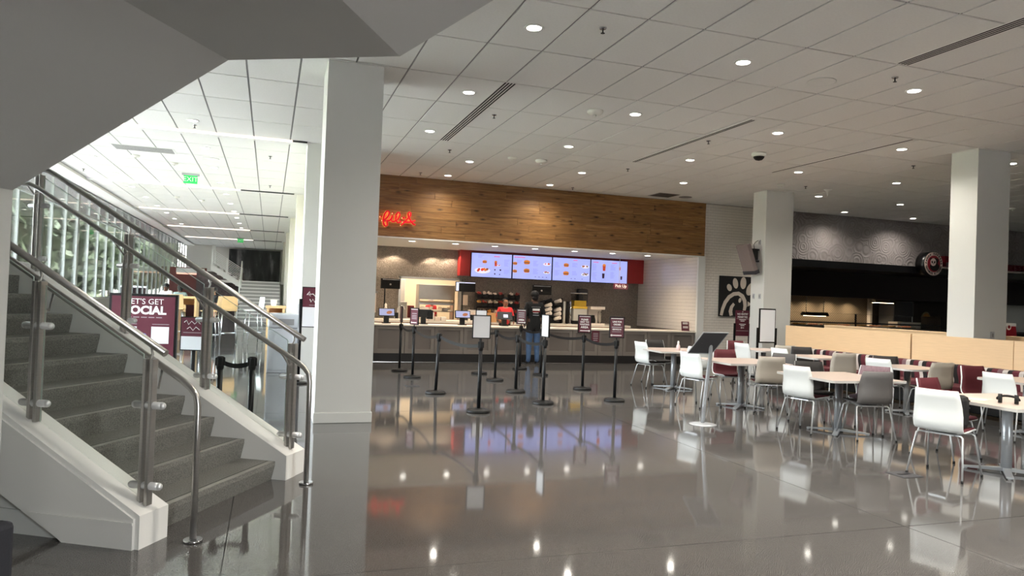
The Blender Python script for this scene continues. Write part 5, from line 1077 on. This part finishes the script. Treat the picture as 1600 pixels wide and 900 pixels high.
t, ob, P = person('person', 'kitchen worker in a red shirt bending at the shelves behind the opening', (4.9, 22.6, 0), PI+.4, 1.55, None, ('red_shirt', 'dark_cloth', 'skin_brown', 'shoe_dark'), .5, 1.1, 'cup_white')
sit = dict(pelvis=(0, -.1, .78), waist=(0, -.08, .92), chest=(0, -.04, 1.12), upper=(0, -.02, 1.25), neck=(0, .0, 1.33), jaw=(0, .03, 1.40), skull=(0, .025, 1.48), crown=(0, .01, 1.55), shL=(-.17, -.02, 1.27), shR=(.17, -.02, 1.27), elL=(-.24, .08, 1.05), elR=(.24, .08, 1.05), wrL=(-.14, .28, 1.12), wrR=(.14, .28, 1.12), haL=(-.10, .33, 1.14), haR=(.10, .33, 1.14),
           hiL=(-.1, -.06, .76), hiR=(.1, -.06, .76), knL=(-.12, .32, .74), knR=(.12, .32, .74), anL=(-.12, .28, .36), anR=(.12, .28, .36), toL=(-.12, .42, .3), toR=(.12, .42, .3))
person('person', 'person in a white top seated at the high tables by the windows', (-3.64, 29.5, .1), PI*.9, 1.76, sit, ('white_shirt', 'dark_cloth', 'skin_dark', 'shoe_dark'), .6, 1.05, 'hair_black', hem=.86)
person('person', 'person in a pale grey top seated facing away at the high tables', (-2.94, 27.4, .1), .2, 1.72, sit, ('grey_shirt', 'dark_cloth', 'skin_dark', 'shoe_dark'), .6, 1.05, 'hair_black', hem=.86)
person('person', 'person in dark clothes with bare arms standing beside a stool in the hall', (-1.66, 24.6, 0), PI*.75, 1.62, dict(elR=(.28, .1, 1.12), wrR=(.14, .26, 1.12), haR=(.08, .3, 1.12)), ('dark_cloth', 'dark_cloth', 'skin_light', 'shoe_dark'), .4, 1.05, 'hair_black')
# ------------------------------------------------------------------ hall furniture and signs
t = thing('floor_sign', 'large maroon framed floor sign reading LETS GET SOCIAL behind the glass railing', 'sign', (-1.96, 13.3, 0), math.radians(-4))
MB().b2((-.52, -.04, .1), (.52, .06, 1.46), .004).done('frame', 'black_plastic', t); fp = MB().b2((-.48, -.045, .14), (.48, -.04, 1.42)).done('panel', 'maroon_print', t); MB().b2((-.5, -.25, 0), (-.4, .25, .1)).b2((.4, -.25, 0), (.5, .25, .1)).done('feet', 'black_plastic', t)
text("LET'S GET", .13, 'white_print', fp, front(.02, -.047, 1.33)); text('SOCIAL', .185, 'white_print', fp, front(.03, -.047, 1.185), off=.008)
q = MB(); [q.b2((-.38+.115*k, -.0465, 1.065), (-.29+.115*k, -.045, 1.08)) for k in range(6)]; [q.b2((x-.13, -.0465, .955), (x+.13, -.045, .965)) for x in (-.22, .27)]; q.done('print', 'grey_print', fp)
MB().b2((-.36, -.048, .64), (-.09, -.045, .92)).done('white_square', 'white_paper', fp); MB().b2((.13, -.048, .64), (.40, -.045, .92)).done('white_square', 'white_paper', fp); q = MB(); ell(q, .02, .76, .045, .05, 0, -.046); q.done('blue_mark', 'pic_text', fp)
def small_sign(x, y, rz, z0, w, h, split, label, wpost):
    t = thing('post_sign', label, 'sign', (x, y, 0), math.radians(rz)); MB().b2((-w/2, -.015, z0), (w/2, .015, z0+h), .002).done('frame', 'black_plastic', t); MB().b2((-w/2+.014, -.017, z0+h*split), (w/2-.014, -.015, z0+h-.014)).done('maroon_sheet', 'maroon_print', t); MB().b2((-w/2+.014, -.017, z0+.014), (w/2-.014, -.015, z0+h*split)).done('white_sheet', 'white_paper', t)
    MB().cyl((wpost, .03, 0), (wpost, .03, z0+h*.7), .03, n=12).lathe([(0, 0), (.16, 0), (.16, .03), (0, .04)], c=(wpost, .03, 0), n=24).done('post', 'black_metal', t); return t
t = small_sign(-.98, 10.9, -14, .72, .34, .47, .42, 'small maroon and white sign on a black post behind the glass railing', 0)
MB().tube([(-.12, -.019, 1.11), (-.09, -.019, 1.14), (-.06, -.019, 1.08), (-.02, -.019, 1.13), (.02, -.019, 1.09), (.06, -.019, 1.13), (.1, -.019, 1.09)], .005, 5).tube([(-.08, -.019, 1.02), (-.04, -.019, 1.05), (0, -.019, 1.0), (.04, -.019, 1.05), (.09, -.019, 1.01)], .005, 5).done('script', 'white_print', t); MB().b2((-.13, -.0185, .965), (.13, -.017, .975)).done('print', 'grey_print', t)
t = small_sign(.72, 12.95, -6, .98, .36, .70, .5, 'maroon and white sign half hidden behind the white column', -.2)
MB().tube([(-.1, -.019, 1.54), (-.06, -.019, 1.60), (-.04, -.019, 1.52), (-.08, -.019, 1.55), (0, -.019, 1.56), (.04, -.019, 1.52)], .007, 5).tube([(-.05, -.019, 1.47), (-.03, -.019, 1.42), (0, -.019, 1.47), (.03, -.019, 1.42), (.06, -.019, 1.47)], .007, 5).done('script', 'white_print', t)
MB().b2((-.06, -.0185, 1.36), (.1, -.017, 1.37)).done('print', 'grey_print', t)
t = thing('waste_cabinet', 'grey glossy waste cabinet standing at the hall pier', 'cabinet', (.28, 15.0, 0)); MB().b2((-.28, -.3, 0), (.28, .3, .86), .01).done('body', 'cabinet_grey', t); MB().b2((-.285, -.31, .87), (.285, .3, 1.15), .03).done('hood', 'cabinet_grey', t); MB().b2((-.26, -.31, .06), (.26, -.3, .82), .004).done('door', 'cabinet_grey', t); MB().b2((-.2, -.315, .93), (.2, -.309, 1.05)).done('flap', 'cabinet_dark', t)
t = thing('wall_screen', 'narrow dark screen on the hall wall', 'screen', (1.02, 37.9, 1.95)); MB().b2((-.05, -.6, -.65), (.03, .6, .65), .01).done('housing', 'black_plastic', t); MB().b2((-.055, -.55, -.6), (-.05, .55, .6)).done('display', 'screen_dark', t)
def bar_table(x, y, w, d, z, label):
    t = thing('bar_table', label, 'table', (x, y, 0), 0, 'high wooden tables in the hall'); MB().b2((-w/2, -d/2, z-.06), (w/2, d/2, z), .004).done('tabletop', 'table_wood', t)
    for sx in (-1, 1): MB().b2((sx*(w/2-.06)-.03, -d/2+.03, 0), (sx*(w/2-.06)+.03, d/2-.03, z-.06)).done('panel_leg', 'table_wood', t)
    MB().b2((-w/2+.06, d/2-.08, z-.26), (w/2-.06, d/2-.04, z-.06)).done('apron', 'table_wood', t)
bar_table(-3.72, 28.4, 1.75, .8, 1.26, 'long high wooden table nearest the windows with seated people'); bar_table(-2.3, 23.6, .6, .9, 1.32, 'high wooden table with panel legs behind the maroon floor sign'); bar_table(.18, 20.6, .52, .8, 1.18, 'small wooden table top against the hall wall')
def stool(x, y, rz, label, white=False, sc=1.28):
    t = thing('bar_stool', label, 'chair', (x, y, 0), rz, 'hall stools'); t.scale = (1.1, 1.1, sc); MB().box((0, 0, .76), (.38, .38, .02), .006).done('seat', 'shell_white' if white else 'table_wood', t)
    pb = MB(); pb.prism([(-.19, .78), (-.2, .9), (-.18, 1.08), (.18, 1.08), (.2, .9), (.19, .78)], lambda a, b, w: (a, -.19-(b-.78)*.12+w, b), -.008, .008); pb.done('backrest', 'shell_white' if white else 'table_wood', t)
    for sx in (-1, 1):
        for sy in (-1, 1): MB().tube([(sx*.15, sy*.15, .75), (sx*.2, sy*.2, .01)], .011, 8).done('leg', 'chrome', t)
    MB().tube([(.185*a, .185*b, .25) for a, b in ((-1, -1), (1, -1), (1, 1), (-1, 1), (-1, -1))], .008, 6).done('footrest', 'chrome', t)
stool(-1.08, 22.2, .1, 'wooden stool with chrome legs beside the person in dark clothes'); stool(-1.5, 21.2, 1.4, 'wooden stool behind the small post sign'); stool(-2.5, 22.4, 0, 'wooden stool before the high table with panel legs'); stool(-.42, 22.8, 1.9, 'white stool seen from the side beyond the black belt posts', True); stool(-2.94, 27.3, .1, 'wooden stool of the person in the pale grey top', sc=1); stool(-3.64, 29.6, PI, 'wooden stool of the person in the white top', sc=1)
t = thing('hall_booth', 'grey upholstered booth back along the hall wall', 'bench', (.55, 18.4, 0)); MB().b2((-.05, -1.2, 0), (.45, 1.2, .48), .02).done('seat', 'cabinet_grey', t); MB().b2((.15, -1.2, .48), (.45, 1.2, 1.28), .03).done('backrest', 'cabinet_grey', t)
o = MB().prism([(-.06, 0), (-.09, .16), (.09, .16), (.06, 0)], lambda a, b, w: (a, w, b), -.06, .06).done('food_box', 'cup_white'); o.location = (.12, 20.4, 1.18); tag(o, 'small white food box on the wooden table by the hall wall', 'box'); 
# railing of the far staircase
t = thing('stair_railing', 'white horizontal bar railing of the far staircase before the dark mural', 'railing', (0, 38.5, 0))
for k in range(8): MB().tube([(-1.35, 0, 2.02+.085*k), (-2.75, 0, 2.91+.085*k)], .016, 6).done('bar', 'fixture_white', t)
for x, z in ((-1.35, 1.9), (-2.05, 2.35), (-2.75, 2.77)): MB().b2((x-.03, -.03, z), (x+.03, .03, z+.76)).done('post', 'fixture_white', t)
t = thing('stair_handrail', 'white end post railing at the foot of the far staircase', 'railing', (-1.36, 36.8, 0)); MB().tube([(0, -1.8, .95), (0, 1.7, 2.95)], .025, 8).done('rail', 'fixture_white', t)
for y, z in ((-1.75, 0), (0, .9), (1.65, 1.9)): MB().cyl((0, y, z), (0, y, z+1.1), .025, n=8).done('post', 'fixture_white', t)
t = thing('wall_light_bar', 'pink lit bar under the far landing', 'lamp', (-4.2, 43.6, 2.35)); MB().b2((-.7, -.05, -.05), (.7, .05, .03)).done('diffuser', 'pink_light', t); MB().b2((-.72, -.06, .03), (.72, .06, .3)).done('housing', 'fixture_white', t)
# ------------------------------------------------------------------ outside
def tree(x, y, h, r, label):
    t = thing('tree', label, 'tree', (x, y, -.05), random.random()*6, 'trees outside the windows'); mb = MB(); rnd = random.Random(int(x*7+y*13))
    for k in range(2600):
        a = rnd.random()*2*PI; zz = rnd.random(); rr = r*math.sqrt(rnd.random())*math.sin(PI*min(max(.12+zz*.86, 0), 1))**.6
        c = Vector((rr*math.cos(a), rr*math.sin(a), h*(.12+.88*zz))); s = rnd.uniform(.2, .42)
        u_ = Vector((rnd.uniform(-1, 1), rnd.uniform(-1, 1), rnd.uniform(-1, 1))).normalized(); v_ = u_.orthogonal()
        mb.quad(c-u_*s-v_*s*.6, c+u_*s-v_*s*.6, c+u_*s+v_*s*.6, c-u_*s+v_*s*.6)
    o = mb.done('foliage', 'foliage', t); o['kind'] = 'stuff'
    MB().cyl((0, 0, 0), (0, 0, h*.75), .18, .07, n=10).done('trunk', 'bark', t)
TR = ((-14, 30, 9, 3.0), (-15, 37.5, 10, 3.4), (-14.2, 45, 9, 3.1), (-15.5, 52.5, 11, 3.6), (-14.5, 60, 10, 3.4), (-15.5, 68, 11, 3.8), (-14.8, 76.5, 11, 3.8), (-16, 85.5, 12, 4.2), (-15, 95, 12, 4.2), (-17, 106, 13, 5.2))
for k, (x, y, h, r) in enumerate(TR):
    tree(x, y, h, r, 'leafy green tree outside the window wall, %s counted from the near end' % ORD[k])
t = thing('hedge', 'tall green hedge behind the row of trees outside the windows', 'hedge', (-25, 74, 0)); mb = MB(); rnd = random.Random(3)
for k in range(9000):
    c = Vector((rnd.uniform(-.6, .6), rnd.uniform(-50, 50), rnd.uniform(0, 5.2))); s = rnd.uniform(.18, .4); u_ = Vector((rnd.uniform(-1, 1), rnd.uniform(-1, 1), rnd.uniform(-1, 1))).normalized(); v_ = u_.orthogonal()
    mb.quad(c-u_*s-v_*s*.6, c+u_*s-v_*s*.6, c+u_*s+v_*s*.6, c-u_*s+v_*s*.6)
mb.done('leaves', 'foliage', t)['kind'] = 'stuff'
def car(x, y, rz, m, label):
    t = thing('car', label, 'car', (x, y, -.05), rz); f = lambda a, b, w: (w, a, b)
    MB().prism([(-2.2, .35), (-2.2, .85), (-2.05, .98), (-.2+-.9, 1.02), (1.1, .95), (2.1, .78), (2.2, .5), (2.15, .35)], f, -.88, .88).done('body', m, t)
    MB().prism([(-1.95, .98), (-1.7, 1.45), (-1.3, 1.56), (.2, 1.56), (.55, 1.48), (1.15, .95)], f, -.76, .76).done('cabin', 'car_glass', t); MB().prism([(-1.65, 1.5), (-1.3, 1.6), (.2, 1.6), (.5, 1.52)], f, -.78, .78).done('car_roof', m, t)
    for sx in (-1, 1):
        for y_ in (-1.35, 1.35): MB().cyl((sx*.9, y_, .33), (sx*.68, y_, .33), .33, n=20).done('wheel', 'tyre', t)
car(-8.3, 52, .1, 'car_white', 'white car parked outside the hall windows'); car(-9.2, 36.5, .05, 'car_red', 'red car parked outside the near windows')
